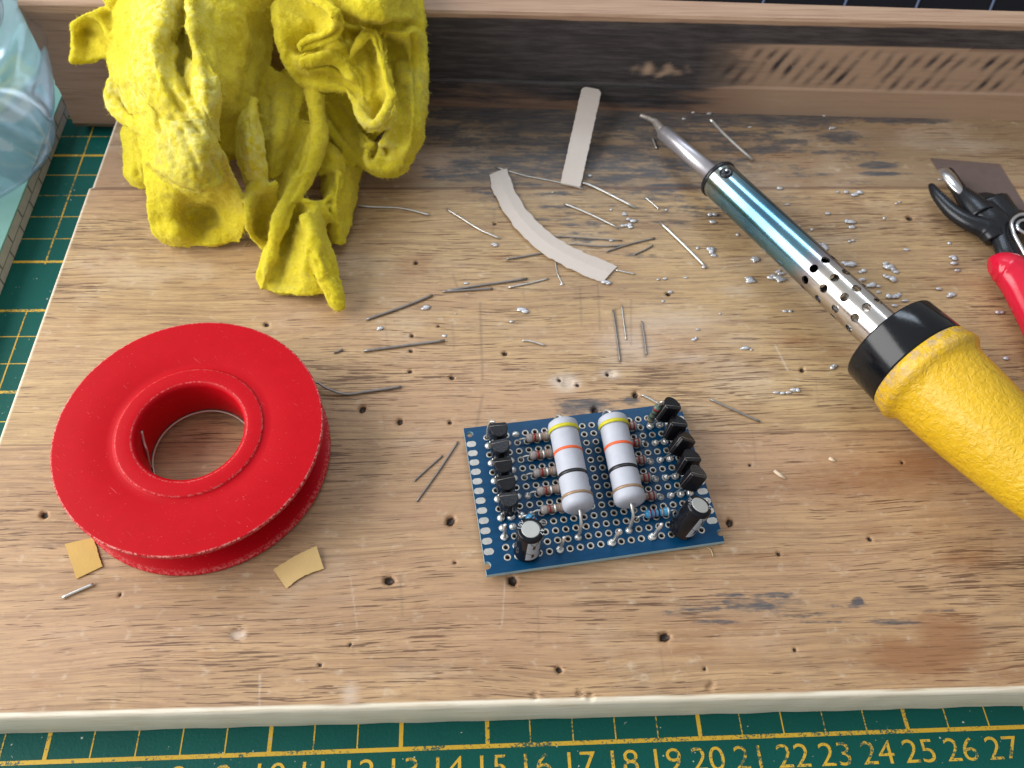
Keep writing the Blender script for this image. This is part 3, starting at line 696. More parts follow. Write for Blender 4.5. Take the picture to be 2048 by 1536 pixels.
b = MB(); cc = c4(905,625,ZB+.62); b.lathe([(.02,.62),(.1,.74),(.50,.74),(.60,.66),(.62,.45),(.60,.41),(.66,.36),(.69,.24),(.69,.02)], (cc.x,cc.y,ZB), (.05,.02,1), 40); b.build('pivot', M['jaw'], pl)
b = MB(); b.tube([c4(820,640,zj+.1), c4(920,740,zj+.1), c4(980,860,zj+.05), c4(1030,1000,zj+.05), c4(1090,1100,zj)], [.5,.52,.42,.36,.3], 14, sub=5, flat=.6); b.build('handle_arm', M['jaw'], pl)
b = MB(); b.tube([c4(900,590,zj+.05), c4(1020,720,zj+.05), c4(1180,760,zj+.05), c4(1350,900,zj+.05)], [.6,.55,.42,.38], 14, sub=5, flat=.6); b.build('handle_arm', M['jaw'], pl)
b = MB(); b.tube([c4(878,1090,ZB+.55), c4(925,1090,ZB+.58), c4(1010,1110,ZB+.62), c4(1100,1180,ZB+.62), c4(1180,1330,ZB+.58), c4(1300,1600,ZB+.55), c4(1400,1950,ZB+.5)], [.22,.46,.60,.62,.60,.56,.50], 20, sub=6, flat=.8); b.build('handle_grip', M['redgrip'], pl)
b = MB(); b.tube([c4(1300,850,ZB+.55), c4(1450,950,ZB+.58), c4(1700,1250,ZB+.58), c4(1900,1600,ZB+.5)], [.3,.47,.46,.42], 20, sub=6, flat=.95); b.build('handle_grip', M['redgrip'], pl)
b = MB(); b.tube([c4(1190,690,ZB+.85), c4(1110,690,ZB+.9), c4(1050,740,ZB+.92), c4(1060,820,ZB+.9), c4(1105,910,ZB+.86), c4(1160,1010,ZB+.8)], .06, 10, sub=6)
b.tube([c4(1200,730,ZB+.8), c4(1120,735,ZB+.85), c4(1090,770,ZB+.88), c4(1110,810,ZB+.86), c4(1170,840,ZB+.8)], .06, 10, sub=6); b.build('spring', M['steel'], pl)
b = MB(); Q = [px(1860,317), px(1998,329), px(2062,430), px(1935,440)]; z = ZB+.012
b.prism([(p.x,p.y) for p in [Q[3],Q[2],Q[1],Q[0]]], z, z+.012)
tag(b.build('smoky_film', M['film']), 'square of smoky brown film lying under the black pliers', 'film')

# ------------------------------------------------------------------ tape strips and scraps
def strip(name, pts, mat_, thick, label, cat, group=None, nsub=8, curl=0, rag=.012):
    # pts: list of (left point, right point) across the strip
    b = MB(); L = []
    for i in range(len(pts)-1):
        for k in range(nsub):
            t = k/nsub
            def cr(j):
                p0 = pts[max(i-1,0)][j]; p1 = pts[i][j]; p2 = pts[i+1][j]; p3 = pts[min(i+2,len(pts)-1)][j]
                return 0.5*((2*p1)+(p2-p0)*t+(2*p0-5*p1+4*p2-p3)*t*t+(3*p1-p0-3*p2+p3)*t**3)
            L.append((cr(0), cr(1)))
    L.append(pts[-1])
    n = len(L); V = []
    for a, c in L:
        jl = Vector((random.uniform(-1,1), random.uniform(-1,1), 0))*rag
        for z in (0, thick): V.append(a+jl+Vector((0,0,z)))
        m = (a+c)/2
        for z in (0, thick): V.append(m+Vector((0,0,z+curl)))
        for z in (0, thick): V.append(c-jl+Vector((0,0,z)))
    Fc = []
    for i in range(n-1):
        a, c = i*6, (i+1)*6
        Fc += [[a+1,a+3,c+3,c+1],[a+3,a+5,c+5,c+3],[a,c,c+2,a+2],[a+2,c+2,c+4,a+4],[a,a+1,c+1,c],[a+4,c+4,c+5,a+5]]
    Fc += [[0,2,3,1],[2,4,5,3],[(n-1)*6+k for k in (0,1,3,2)],[(n-1)*6+k for k in (2,3,5,4)]]
    b.add(V, Fc, 0, False)
    return tag(b.build(name, mat_, None, tuple(sum((Vector(v) for v in V), Vector())/len(V))), label, cat, group)
curve = [((980,352),(1013,337)),((984,378),(1021,360)),((1000,410),(1035,393)),((1022,445),(1056,424)),((1050,477),(1083,452)),((1085,507),(1115,478)),((1128,532),(1155,500)),((1170,552),(1195,517)),((1206,566),(1234,533))]
strip('tape_strip', [(px(*a, ZB+.03+.05*math.sin(i*.4)), px(*c, ZB+.03+.06*math.sin(i*.4+.5))) for i,(a,c) in enumerate(curve)], M['tape'], .03, 'curved strip of beige tape with torn ends lying on the board', 'tape', nsub=6, curl=.03, rag=.022)
def wall_pt(u, v, Y):
    d = CR @ Vector(((u-1024)/F_PX, -(v-768)/F_PX, -1)); return CAM+d*((Y-CAM.y)/d.y)
yb = bar_y(19)-.16
tl, tr = wall_pt(1164,175,yb), wall_pt(1203,182,yb)
bl, br = px(1121,368,ZB+.03), px(1160,376,ZB+.03)
def lp(a,c,t): return a+(c-a)*t
st = [(lp(tl,bl,0)+(tr-tl)*.18, lp(tr,br,0)-(tr-tl)*.18), (lp(tl,bl,.02)+(tr-tl)*.05, lp(tr,br,.02)-(tr-tl)*.05), (lp(tl,bl,.05), lp(tr,br,.05))]+[(lp(tl,bl,t), lp(tr,br,t)) for t in (.2,.4,.6,.8,1.0)]
strip('tape_strip', st, M['tape'], .05, 'straight beige strip with rounded top leaning against the wooden bar', 'tape')
strip('tape_scrap', [(px(131,1088,ZB+.02), px(187,1076,ZB+.02)), (px(143,1125,ZB+.035), px(197,1108,ZB+.03)), (px(153,1158,ZB+.02), px(206,1133,ZB+.02))], M['ytape'], .02, 'square scrap of ochre tape at the lower left of the red reel', 'tape scrap')
strip('tape_scrap', [(px(548,1139,ZB+.05), px(572,1178,ZB+.02)), (px(590,1113,ZB+.06), px(606,1153,ZB+.04)), (px(634,1092,ZB+.12), px(647,1138,ZB+.03))], M['ytape2'], .02, 'creased oblong scrap of ochre tape right of the reel', 'tape scrap')

# ------------------------------------------------------------------ clipped wires
W = [
 ([(690,408),(740,413),(790,415),(825,421),(858,430)], .042, 'wire', 'curved silver wire end sticking out from under the yellow cloth'),
 ([(893,418),(925,438),(960,460),(1000,477)], .034, 'wire', 'thin silver wire clipping left of the curved tape strip'),
 ([(990,334),(1050,352),(1110,363),(1170,379)], .022, 'wire', 'very thin wire running between the tops of the two tape strips'),
 ([(1165,366),(1190,375),(1272,416)], .045, 'wire', 'silver wire clipping at the foot of the leaning strip'),
 ([(1128,407),(1180,428),(1237,456)], .036, 'wire', 'silver wire clipping pointing at a solder splash'),
 ([(1320,445),(1365,488),(1412,535)], .045, 'wire', 'straight silver wire clipping left of the blued tube'),
 ([(1290,395),(1304,406),(1318,419)], .025, 'wire', 'tiny wire clipping beside the front of the iron tube'),
 ([(1013,518),(1050,512),(1100,503)], .036, 'darkwire', 'dark wire clipping passing under the left of the curved tape'),
 ([(1110,472),(1170,476),(1245,481)], .028, 'darkwire', 'thin dark wire above a crossing pair beside the curved tape'),
 ([(1140,487),(1200,492),(1250,490)], .034, 'darkwire', 'lower dark wire beside the curved tape'),
 ([(1212,503),(1260,487),(1310,476)], .036, 'darkwire', 'dark wire clipping slanting up right of the curved tape'),
 ([(1268,509),(1290,499),(1306,490)], .03, 'darkwire', 'short dark wire below the slanting one right of the tape'),
 ([(732,639),(800,615),(865,590)], .045, 'darkwire', 'thick dark wire slanting up below the cloth tip'),
 ([(885,583),(930,581),(986,577)], .04, 'darkwire', 'short dark wire crossed by a longer one in the middle of the board'),
 ([(895,581),(960,571),(1055,557)], .042, 'darkwire', 'longest dark wire lying over a shorter one mid board'),
 ([(1017,575),(1060,566),(1097,557)], .03, 'wire', 'thin brownish wire right of the crossed dark pair'),
 ([(1110,520),(1114,545),(1125,569)], .022, 'wire', 'fine curved wire dropping from under the curved tape'),
 ([(727,702),(800,692),(890,681)], .045, 'darkwire', 'long dark wire lying level above the reel'),
 ([(1232,540),(1250,544),(1270,548)], .03, 'wire', 'wire end poking out below the curved tape'),
 ([(1045,681),(1065,683),(1090,691)], .03, 'wire', 'short wire clipping lying in the middle of the board'),
 ([(1225,620),(1232,660),(1240,722)], .026, 'darkwire', 'first upright dark sliver above the circuit board'),
 ([(1243,610),(1247,640),(1252,680)], .022, 'wire', 'pale upright sliver between two dark ones above the circuit board'),
 ([(1283,642),(1287,670),(1293,709)], .026, 'darkwire', 'second upright dark sliver above the circuit board'),
 ([(667,705),(676,702),(685,698)], .035, 'darkwire', 'tiny dark wire end close to the top right of the reel'),
 ([(1420,798),(1470,820),(1520,843)], .038, 'darkwire', 'dull wire clipping right of the top corner of the circuit board'),
 ([(1284,790),(1300,798),(1318,808)], .034, 'wire', 'short wire touching the back edge of the circuit board'),
 ([(828,962),(855,937),(885,911)], .028, 'darkwire', 'shorter of the two wires left of the circuit board'),
 ([(833,1003),(876,943),(916,883)], .03, 'darkwire', 'longer of the two wires left of the circuit board'),
 ([(125,1195),(155,1181),(187,1168)], .045, 'silver', 'bright wire clipping under the square tape scrap'),
 ([(1305,277),(1309,287),(1313,297)], .045, 'wire', 'short pale wire stub below the iron tip'),
]
for pts, r, m, lab in W:
    pts3 = [px(u,v,ZB+r+.004) for u,v in pts]
    pts3 = [p+Vector((random.uniform(-1,1), random.uniform(-1,1), 0))*.015*(0 < q_ < len(pts3)-1) for q_, p in enumerate(pts3)]; b = MB(); b.tube(pts3, r*.78, 8, sub=4)
    tag(b.build('wire_clipping', M[m], None, tuple(pts3[0])), lab, 'wire', 'clipped wires on the board')
b = MB(); P3 = [px(1421,239,ZB+.75), px(1450,270,ZB+.4), px(1505,320,ZB+.06)]
b.tube(P3, .055, 10, sub=4); tag(b.build('wire_clipping', M['wire'], None, tuple(P3[2])), 'raised wire clipping standing off the board above the iron tube', 'wire', 'clipped wires on the board')
for pts, lab in (([(1548,941),(1560,950),(1571,957)], 'pale wood splinter right of the circuit board'), ([(1658,916),(1664,919),(1671,922)], 'small white splinter below the black collar of the iron')):
    b = MB(); b.tube([px(u,v,ZB+.03) for u,v in pts], [.05,.06,.03], 5, flat=.5); tag(b.build('splinter', M['splint'], None, tuple(px(*pts[0]))), lab, 'splinter')
for pts, lab in (([(1414,1095),(1422,1100),(1426,1113)], 'fine curled fibre below the circuit board'), ([(487,493),(495,484),(505,482),(498,490)], 'curled yellow thread in the gap below the cloth')):
    b = MB(); b.tube([px(u,v,ZB+.03) for u,v in pts], .012, 5, sub=4); tag(b.build('fibre', M['fibre'], None, tuple(px(*pts[0]))), lab, 'fibre')

# ------------------------------------------------------------------ solder splashes
SPL = [(988,490,9,2),(1250,430,6,2),(1257,440,8,2),(1252,452,7,3),(1332,421,5,1),(1261,455,6,1),(850,618,7,2),(757,660,7,2),(933,567,4,1),(1212,566,9,2),(1043,620,7,2),(1124,569,4,1),(911,628,3,1),(889,672,4,1),(1023,644,4,1),(1222,482,5,1),
 (1559,378,6,1),(1574,410,5,1),(1420,430,8,3),(1425,445,6,2),(1422,505,9,3),(1427,512,6,2),(1408,535,6,1),(1395,497,5,1),(1510,520,8,3),(1500,560,8,3),(1546,553,10,4),(1560,560,9,4),(1555,545,7,3),(1330,558,5,1),(1316,560,5,1),(1340,585,6,1),(1326,603,4,1),(1372,556,4,1),
 (1594,453,6,1),(1623,460,5,1),(1675,385,6,1),(1693,385,7,2),(1712,388,7,3),(1655,428,6,1),(1693,443,8,3),(1703,455,6,2),(1646,490,9,3),(1650,500,7,2),(1705,482,6,2),(1768,437,5,1),(1792,408,4,1),(1799,405,5,1),(1590,500,4,1),(1620,478,5,1),
 (1813,500,5,1),(1770,532,8,3),(1785,540,9,3),(1792,545,6,2),(1776,556,9,3),(1725,560,8,3),(1745,570,8,3),(1757,585,5,1),(1700,530,9,4),(1690,540,7,3),(1720,545,6,2),(1786,595,9,3),(1798,590,6,2),(1810,602,6,1),(1789,612,6,1),(1770,610,4,1),(1877,579,8,1),(1903,590,8,2),(1905,515,7,2),(1908,528,8,1),(1914,542,6,1),(1899,487,4,1),(1995,626,7,2),(1780,632,4,1),
 (1553,786,6,1),(1565,787,5,1),(1577,786,5,1),(1588,781,8,2),(1664,736,7,2),(1490,697,6,2),(1483,698,4,1),(1502,700,4,1),(1392,677,6,2),(1395,660,4,1),(1500,558,5,2),(1440,628,4,1),(1570,623,5,1),(1580,623,5,1),(1880,360,5,1),(1946,398,4,1),(1368,238,5,1),(1386,226,5,1),(1414,222,7,2),(1418,228,5,1),(1648,232,5,1),(1660,258,8,2),(1910,228,6,1),(1640,215,4,1),(1696,218,5,1),
 (1357,221,4,1),(1500,255,4,1),(1180,352,5,1),(1105,385,4,1),(1222,420,4,1),(1960,700,3,1),(1972,712,4,1),(2011,718,8,2),(1760,720,3,1),(1610,560,6,2),(1475,470,5,1),(1515,480,5,1),(1560,490,4,1),(1715,600,6,2),(1735,605,5,2),(1650,560,4,1)]
for u,v,r,k in SPL:
    b = MB(); c = px(u,v,ZB); rr = r/75*1.15
    for j in range(k):
        o_ = Vector((random.uniform(-1,1), random.uniform(-.6,.6), 0))*rr*1.3*(j>0); s = rr*random.uniform(.45,.8) if k > 1 else rr*.7
        b.ball(c+o_+Vector((0,0,s*.42)), s, (random.uniform(.9,1.9), random.uniform(.6,1.1), random.uniform(.35,.6)), 10, .28)
    tag(b.build('solder_splash', M['solder'], None, tuple(c)), 'small shiny bead of spilled solder lying on the wooden surface', 'solder', 'solder splashes scattered around the iron')

# ------------------------------------------------------------------ perforated circuit board (local frame: origin at the lowest left hole, top face z=0)
pcb = bpy.data.objects.new('circuit_board', None); COL.objects.link(pcb); pcb.empty_display_size = .01
pcb.location = Vector((15.5448,3.8229,1.9308))*S; pcb.rotation_euler = (math.radians(.356), math.radians(.843), math.radians(7.2755))
tag(pcb, 'blue perforated circuit board carrying two large white resistors', 'circuit board')
PI_ = .254
def pb(mb, name, mats, parent=None, **k): 
    return mb.build(name, mats, parent or pcb, offset=False, **k)
def board_pcb():
    b = MB(); b.box((-.56,-.36,-.16), (5.31,3.66,0)); b.m = [1,0,1,1,1,1]
    o = pb(b, 'board_blank', [M['mask'], M['fr4']])
    c = MB()
    for i in range(20):
        for j in range(14): c.lathe([(-.3,.057),(.1,.057)], (i*PI_, j*PI_, 0), (0,0,1), 14, mi=1)
    for x,y,r in ((-.42,3.463,.085),(-.52,-.13,.10),(5.27,-.13,.085),(5.25,3.463,.085)): c.lathe([(-.3,r),(.1,r)], (x,y,0), (0,0,1), 24, mi=1)
    co = pb(c, 'cutters', [M['mask'], M['fr4']])
    md = o.modifiers.new('b', 'BOOLEAN'); md.operation = 'DIFFERENCE'; md.object = co; md.solver = 'EXACT'
    me = bpy.data.meshes.new_from_object(o.evaluated_get(bpy.context.evaluated_depsgraph_get()))
    o.modifiers.clear(); o.data = me; bpy.data.objects.remove(co)
    for p in me.polygons: p.use_smooth = False
    # bare laminate underside plane catches light at the castellated edge
    b = MB()
    for i in range(20):
        for j in range(14): b.lathe([(-.165,.055),(.006,.055),(.010,.060),(.010,.086),(.001,.094),(.0,.07),(-.165,.058)], (i*PI_, j*PI_, 0), (0,0,1), 18, 0, True, True)
    o = pb(b, 'ring_pad', M['pad']); tag(o, 'grid of tinned ring pads', None, None, 'stuff')
    for side in (-1,1):
        for k in range(12):
            y = .206+k*(3.167-.206)/11
            x0, x1 = (-.545,-.30) if side < 0 else (5.03,5.295)
            r = .083; ol = []
            if side < 0:
                ol = [(x0+r*.7,y-r),(x1-r,y-r)]+[(x1-r+r*math.sin(a), y-r*math.cos(a)) for a in np.linspace(.3,2.84,8)]+[(x1-r,y+r),(x0+r*.7,y+r),(x0,y+r*.5),(x0,y-r*.5)]
            else:
                ol = [(x0+r,y-r),(x1-r*.7,y-r),(x1,y-r*.5),(x1,y+r*.5),(x1-r*.7,y+r),(x0+r,y+r)]+[(x0+r-r*math.sin(a), y+r*math.cos(a)) for a in np.linspace(.3,2.84,8)]
            b = MB(); b.prism(ol, .001, .006); pb(b, 'edge_pad', M['pad'])
board_pcb()
def joint(c, r_, s=.11, h=.75, x=None, y=None):
    b = MB(); X = c*PI_ if x is None else x; Y = r_*PI_ if y is None else y
    b.ball((X,Y,.015), s, (1,1,h), 12, .05); return pb(b, 'solder_joint', M['silver'])
def big_resistor(p0, p1, lead_top, lead_bot):
    p0, p1 = Vector(p0), Vector(p1); ax = (p1-p0).normalized(); L = (p1-p0).length
    pr = [(0,.05),(.0,.20),(.02,.30),(.07,.365),(.14,.385),(.28,.385),(.33,.365),(.36,.360)]
    body = pr+[(L*.5,.358),(L-.36,.36)]+[(L-h,r) for h,r in reversed(pr[:-1])]
    b = MB(); b.lathe(body, p0, ax, 48); o = pb(b, 'power_resistor', M['ceramic'])
    for s,w,m in ((L-.30,.10,'b_yellow'),(L-.92,.075,'b_orange'),(L-1.56,.095,'b_black'),(.33,.07,'b_gold')):
        rr = .3875 if s > L-.5 or s < .5 else .362
        b = MB(); b.lathe([(s-w/2,rr-.006),(s-w/2,rr+.003),(s+w/2,rr+.003),(s+w/2,rr-.006)], p0, ax, 48, 0, True, True); q = b.build('colour_band', M[m], o, offset=False)
    for pts in (lead_top, lead_bot):
        b = MB(); b.tube(pts, .042, 10, sub=6); b.build('lead', M['wire'], o, offset=False)
z_ = .60
big_resistor((1.835,.70,z_-.03),(1.900,3.17,z_), [(1.88,3.1,z_),(1.89,3.30,z_+.02),(1.84,3.42,z_-.1),(1.80,3.40,.3),(1.79,3.34,-.03)], [(1.84,.75,z_),(1.835,.60,z_-.02),(1.83,.42,.45),(1.815,.33,.22),(1.78,.25,-.02)])
big_resistor((3.10,.68,z_-.03),(3.20,3.13,z_), [(3.18,3.1,z_),(3.19,3.27,z_+.02),(3.13,3.40,z_-.1),(3.09,3.38,.3),(3.07,3.33,-.03)], [(3.11,.75,z_),(3.11,.58,z_-.02),(3.12,.42,.45),(3.09,.34,.22),(3.05,.26,-.02)])
joint(7,1,.085,.6); joint(12,1,.085,.6)
def small_resistor(a, c, mats, bands, lead_a, lead_c, r=.115, name='small_resistor'):
    a, c = Vector(a), Vector(c); ax = (c-a).normalized(); L = (c-a).length
    b = MB(); b.lathe([(0,.02),(.01,r*.7),(.05,r),(.14,r*1.0),(.19,r*.86),(L-.19,r*.86),(L-.14,r),(L-.05,r),(L-.01,r*.7),(L,.02)], a, ax, 24, mis=[1,1,1,0,0,0,1,1,1,1]); o = pb(b, name, mats)
    for s,w,m in bands:
        rr = r*(1.02 if (s < .15 or s > L-.15) else .88)
        b = MB(); b.lathe([(s-w/2,rr-.006),(s-w/2,rr+.003),(s+w/2,rr+.003),(s+w/2,rr-.006)], a, ax, 24, 0, True, True); b.build('colour_band', M[m], o, offset=False)
    for e, pts in ((a,lead_a),(c,lead_c)):
        if pts: b = MB(); b.tube([e]+[Vector(p) for p in pts], .026, 8, sub=4); b.build('lead', M['wire'], o, offset=False)
for k, r_ in enumerate((12,10,8,6,4)):
    y = r_*PI_+.01
    small_resistor((.98,y,.14),(1.62,y+.01,.14), [M['carbon'],M['carbon_end']], [(.22,.05,'b_red'),(.36,.05,'b_silver'),(.48,.04,'b_gold')], [(.86,y,.15),(.78,y-.01,.08),(.765,y-.01,-.03)], [(1.75,y,.14),(2.0,y,.02)])
    if r_ in (6,4): joint(3,r_,.085,.6)
    small_resistor((3.30,y,.14),(3.93,y,.14), [M['carbon'],M['carbon_end']], [(.30,.04,'b_silver'),(.42,.05,'b_red'),(.53,.04,'b_red')], [(3.2,y,.1),(3.1,y,0)], [(4.0,y,.15),(4.07,y-.01,.09),(4.085,y-.01,-.03)])
    if r_ in (8,6,4): joint(16,r_,.075,.6)
small_resistor((3.50,.545,.15),(4.15,.545,.15), [M['rblue'],M['rblue']], [(.13,.04,'b_red'),(.24,.04,'b_red'),(.34,.04,'b_black'),(.44,.045,'b_gold'),(.58,.05,'b_silver')], [(3.41,.54,.15),(3.33,.51,.12),(3.30,.50,-.02)], [(4.25,.55,.15),(4.35,.56,.02)], .11)
small_resistor((.80,.72,.14),(.62,.93,.18), [M['rblue'],M['rblue']], [(.08,.03,'b_red'),(.15,.03,'b_black')], [(.92,.72,.14),(1.02,.72,.08),(1.05,.72,-.02)], [(.5,.95,.1)], .10)
small_resistor((4.30,3.14,.12),(4.44,3.20,.76), [M['rgreen'],M['rgreen']], [(.10,.05,'b_gold'),(.22,.04,'b_black'),(.55,.07,'b_red'),(.38,.04,'b_black')], [(4.29,3.13,-.02)], [(4.47,3.21,.90),(4.53,3.20,.93),(4.58,3.14,.7),(4.60,3.08,.2)], .10)
def transistor(base, top, flip, width=.47):
    # D-shaped body: flat side towards +y (flip: towards -y); axis runs from base to top
    B_, T_ = Vector(base), Vector(top); up = (T_-B_).normalized()
    s = -1 if flip else 1
    xd = Vector((1,random.uniform(-.09,.09),0)); xd = (xd-up*xd.dot(up)).normalized(); yd = up.cross(xd)*s
    out = []; R_ = width/2
    for k in range(19):
        a = math.pi+math.pi*k/18+0
        out.append((R_*math.cos(a), R_*math.sin(a)*1.22))
    out = [(x, y+.02) for x,y in out]+[(R_*.98,.10),(R_*.86,.155),(-R_*.86,.155),(-R_*.98,.10)]
    L = (T_-B_).length; b = MB(); n = len(out)
    prof = [(0,.94),(.04,.98),(L*.5,1.0),(L-.025,.965),(L,.92)]
    V = []
    for h,k in prof:
        for x,y in out: V.append(B_+up*h+xd*x*k+yd*y*k)
    Fc = [[i*n+k, i*n+(k+1)%n, (i+1)*n+(k+1)%n, (i+1)*n+k] for i in range(len(prof)-1) for k in range(n)]
    if flip: Fc = [f[::-1] for f in Fc]
    Fc += [list(range(n))[::-1], [(len(prof)-1)*n+k for k in range(n)]]
    b.add(V, Fc, 0, False); o = pb(b, 'transistor', M['black'], bevel=.012)
    # mould line across the top and down the sides
    b = MB(); z0 = L+.001
    b.tube([B_+up*(L*.05)+xd*(-R_*.99)+yd*.06, B_+up*(L-.03)+xd*(-R_*.955)+yd*.06, B_+up*z0+xd*(-R_*.88)+yd*.055, B_+up*z0+xd*(R_*.88)+yd*.055, B_+up*(L-.03)+xd*(R_*.955)+yd*.06, B_+up*(L*.05)+xd*(R_*.99)+yd*.06], .007, 5)
    b.build('mould_line', M['darkwire'], o, offset=False)
    return o, up, xd, yd
def leads(o, B_, xd, yd, pads):
    for k, (pxx, pyy) in zip((-1,0,1), pads):
        s = B_+xd*k*.127+yd*.05
        b = MB(); b.tube([s+Vector((0,0,.06)), s*.55+Vector((pxx,pyy,0))*.45-Vector((0,0,.0)), Vector((pxx,pyy,-.02))], .022, 6, sub=3); b.build('lead', M['wire'], o, offset=False)
ty = [13,11,9,7,5]
for i, r_ in enumerate(ty):
    y = 3.21-i*.498; x = .262-i*.012
    B_ = Vector((x,y-.0,.10)); T_ = Vector((x+random.uniform(-.02,.02),y+random.uniform(-.03,.03),.61+random.uniform(-.02,.03)))
    o, up, xd, yd = transistor(B_, T_, False)
    yy = (12 - 2*i)*PI_
    leads(o, B_, xd, yd, [(0,yy),(.254,yy-.02),(.508,yy)])
    joint(0,12-2*i,.10); joint(2,12-2*i,.10)
joint(1,4,.11)
for c_, q_ in ((3,13),(1,3),(19,12),(19,10),(18,8),(17,4),(15,12),(2,9),(0,3),(19,6)): joint(c_, q_, .075, .6)
b = MB(); b.tube([(.0,3.29,-.02),(.02,3.36,.35),(.09,3.40,.60),(.2,3.36,.66)], .03, 8, sub=6); pb(b, 'jumper_wire', M['wire'])
tr = [((4.60,3.06,.36),(4.78,3.14,.86)),((4.70,2.52,.28),(4.83,2.66,.76)),((4.68,2.05,.30),(4.93,2.20,.74)),((4.76,1.54,.24),(4.90,1.66,.74)),((4.70,1.06,.34),(4.90,1.17,.80))]
for i,(B_,T_) in enumerate(tr):
    B_, T_ = Vector(B_), Vector(T_)
    o, up, xd, yd = transistor(B_, T_, True, .47)
    yy = (12-2*i)*PI_
    leads(o, B_, xd, yd, [(4.34,yy),(4.60,yy),(4.86,yy)])
    for x in (4.34,4.60): joint(0,0,.085,.8,x,yy)
joint(19,4,.095); joint(16,4,.07); joint(0,0,.06,.8,4.33,.92+.1); 
for c,r_ in ((2,3),(0,4),(20.4,2.9)): joint(c,r_,.10 if c<20 else .05)
for x,y in ((0,.508),(1.27,0),(2.56,-.01),(3.58,0)):
    b = MB(); lean = Vector((-.01 if x<.5 else (.03 if x<2 else .09), .01, .72)); 
    b.tube([Vector((x,y,-.05)), Vector((x,y,.02))+lean*.96, Vector((x,y,.02))+lean], [.045,.045,.025], 12); o = pb(b, 'terminal_pin', M['silver'])
    b = MB(); b.lathe([(0,.095),(.05,.095),(.07,.075),(.07,.02)], (x,y,.005), (0,0,1), 20); b.build('pin_flange', M['silver'], o, offset=False)
def capacitor(base, top, ang):
    B_, T_ = Vector(base), Vector(top); ax = (T_-B_).normalized(); L = (T_-B_).length; r = .318
    b = MB(); b.lathe([(0,.28),(.02,.31),(.06,r),(.12,r*.965),(.17,r),(L-.08,r),(L-.02,r*.97),(L,r*.88),(L+.004,r*.72)], B_, ax, 48); o = pb(b, 'capacitor', M['sleeve'])
    b = MB(); b.lathe([(L-.02,.215),(L+.012,.215),(L+.014,.2)], B_, ax, 40); b.build('metal_top', M['cap_top'], o, offset=False)
    # pale polarity stripe wrapped on the can
    t = ax.orthogonal().normalized(); bb = ax.cross(t)
    def P_(a, h, k=0.0): return B_+ax*h+(t*math.cos(a)+bb*math.sin(a))*(r+.004+k)
    # find angle facing requested horizontal direction
    best = max(np.linspace(0,2*math.pi,360), key=lambda a: (t*math.cos(a)+bb*math.sin(a)).dot(Vector((math.cos(ang),math.sin(ang),0))))
    def patch(a0,a1,h0,h1,m,name,k=0.0):
        b = MB(); n = 14; V = [P_(best+a0+(a1-a0)*i/n, h, k) for h in (h0,h1) for i in range(n+1)]
        b.add(V, [[i,i+1,n+2+i,n+1+i] for i in range(n)]); b.build(name, M[m], o, offset=False)
    patch(-.52,.52,.17,L-.10,'stripe','stripe')
    for h in (.28,.66): patch(-.10,.10,h,h+.14,'sleeve','minus_mark',.003)
    b = MB(); b.tube([P_(-.3+best,L-.12,.003), P_(best,L-.27,.003), P_(.3+best,L-.12,.003)], .008, 5); b.tube([P_(-.5+best,.5,.003), P_(best-.1,.42,.003), P_(best+.5,.52,.003)], .008, 5); b.build('arrow_mark', M['sleeve'], o, offset=False)
    # lettering around the top shoulder
    for txt, a0, rot in (('10V', 2.35, 0), ('47', -.75, 0)):
        for j, chx in enumerate(txt):
            V, Fc = flat_text(chx, 0, 0, .13, 0)
            a = best+math.pi+ (a0-1.2) - j*.32
            rad = (t*math.cos(a)+bb*math.sin(a)); tan = ax.cross(rad)
            org = B_+ax*(L+.010)+rad*.262
            b = MB(); b.add([org+tan*vx*-1+rad*vy*-1 if False else org-tan*vx+rad*vy for vx,vy,_ in V], Fc, 0, False); b.build('lettering', M['whiteprint'], o, offset=False)
capacitor((.47,.07,.03), (.51,.17,1.08), math.radians(-80))
capacitor((4.29,.06,.06), (4.60,.22,1.02), math.radians(-72))

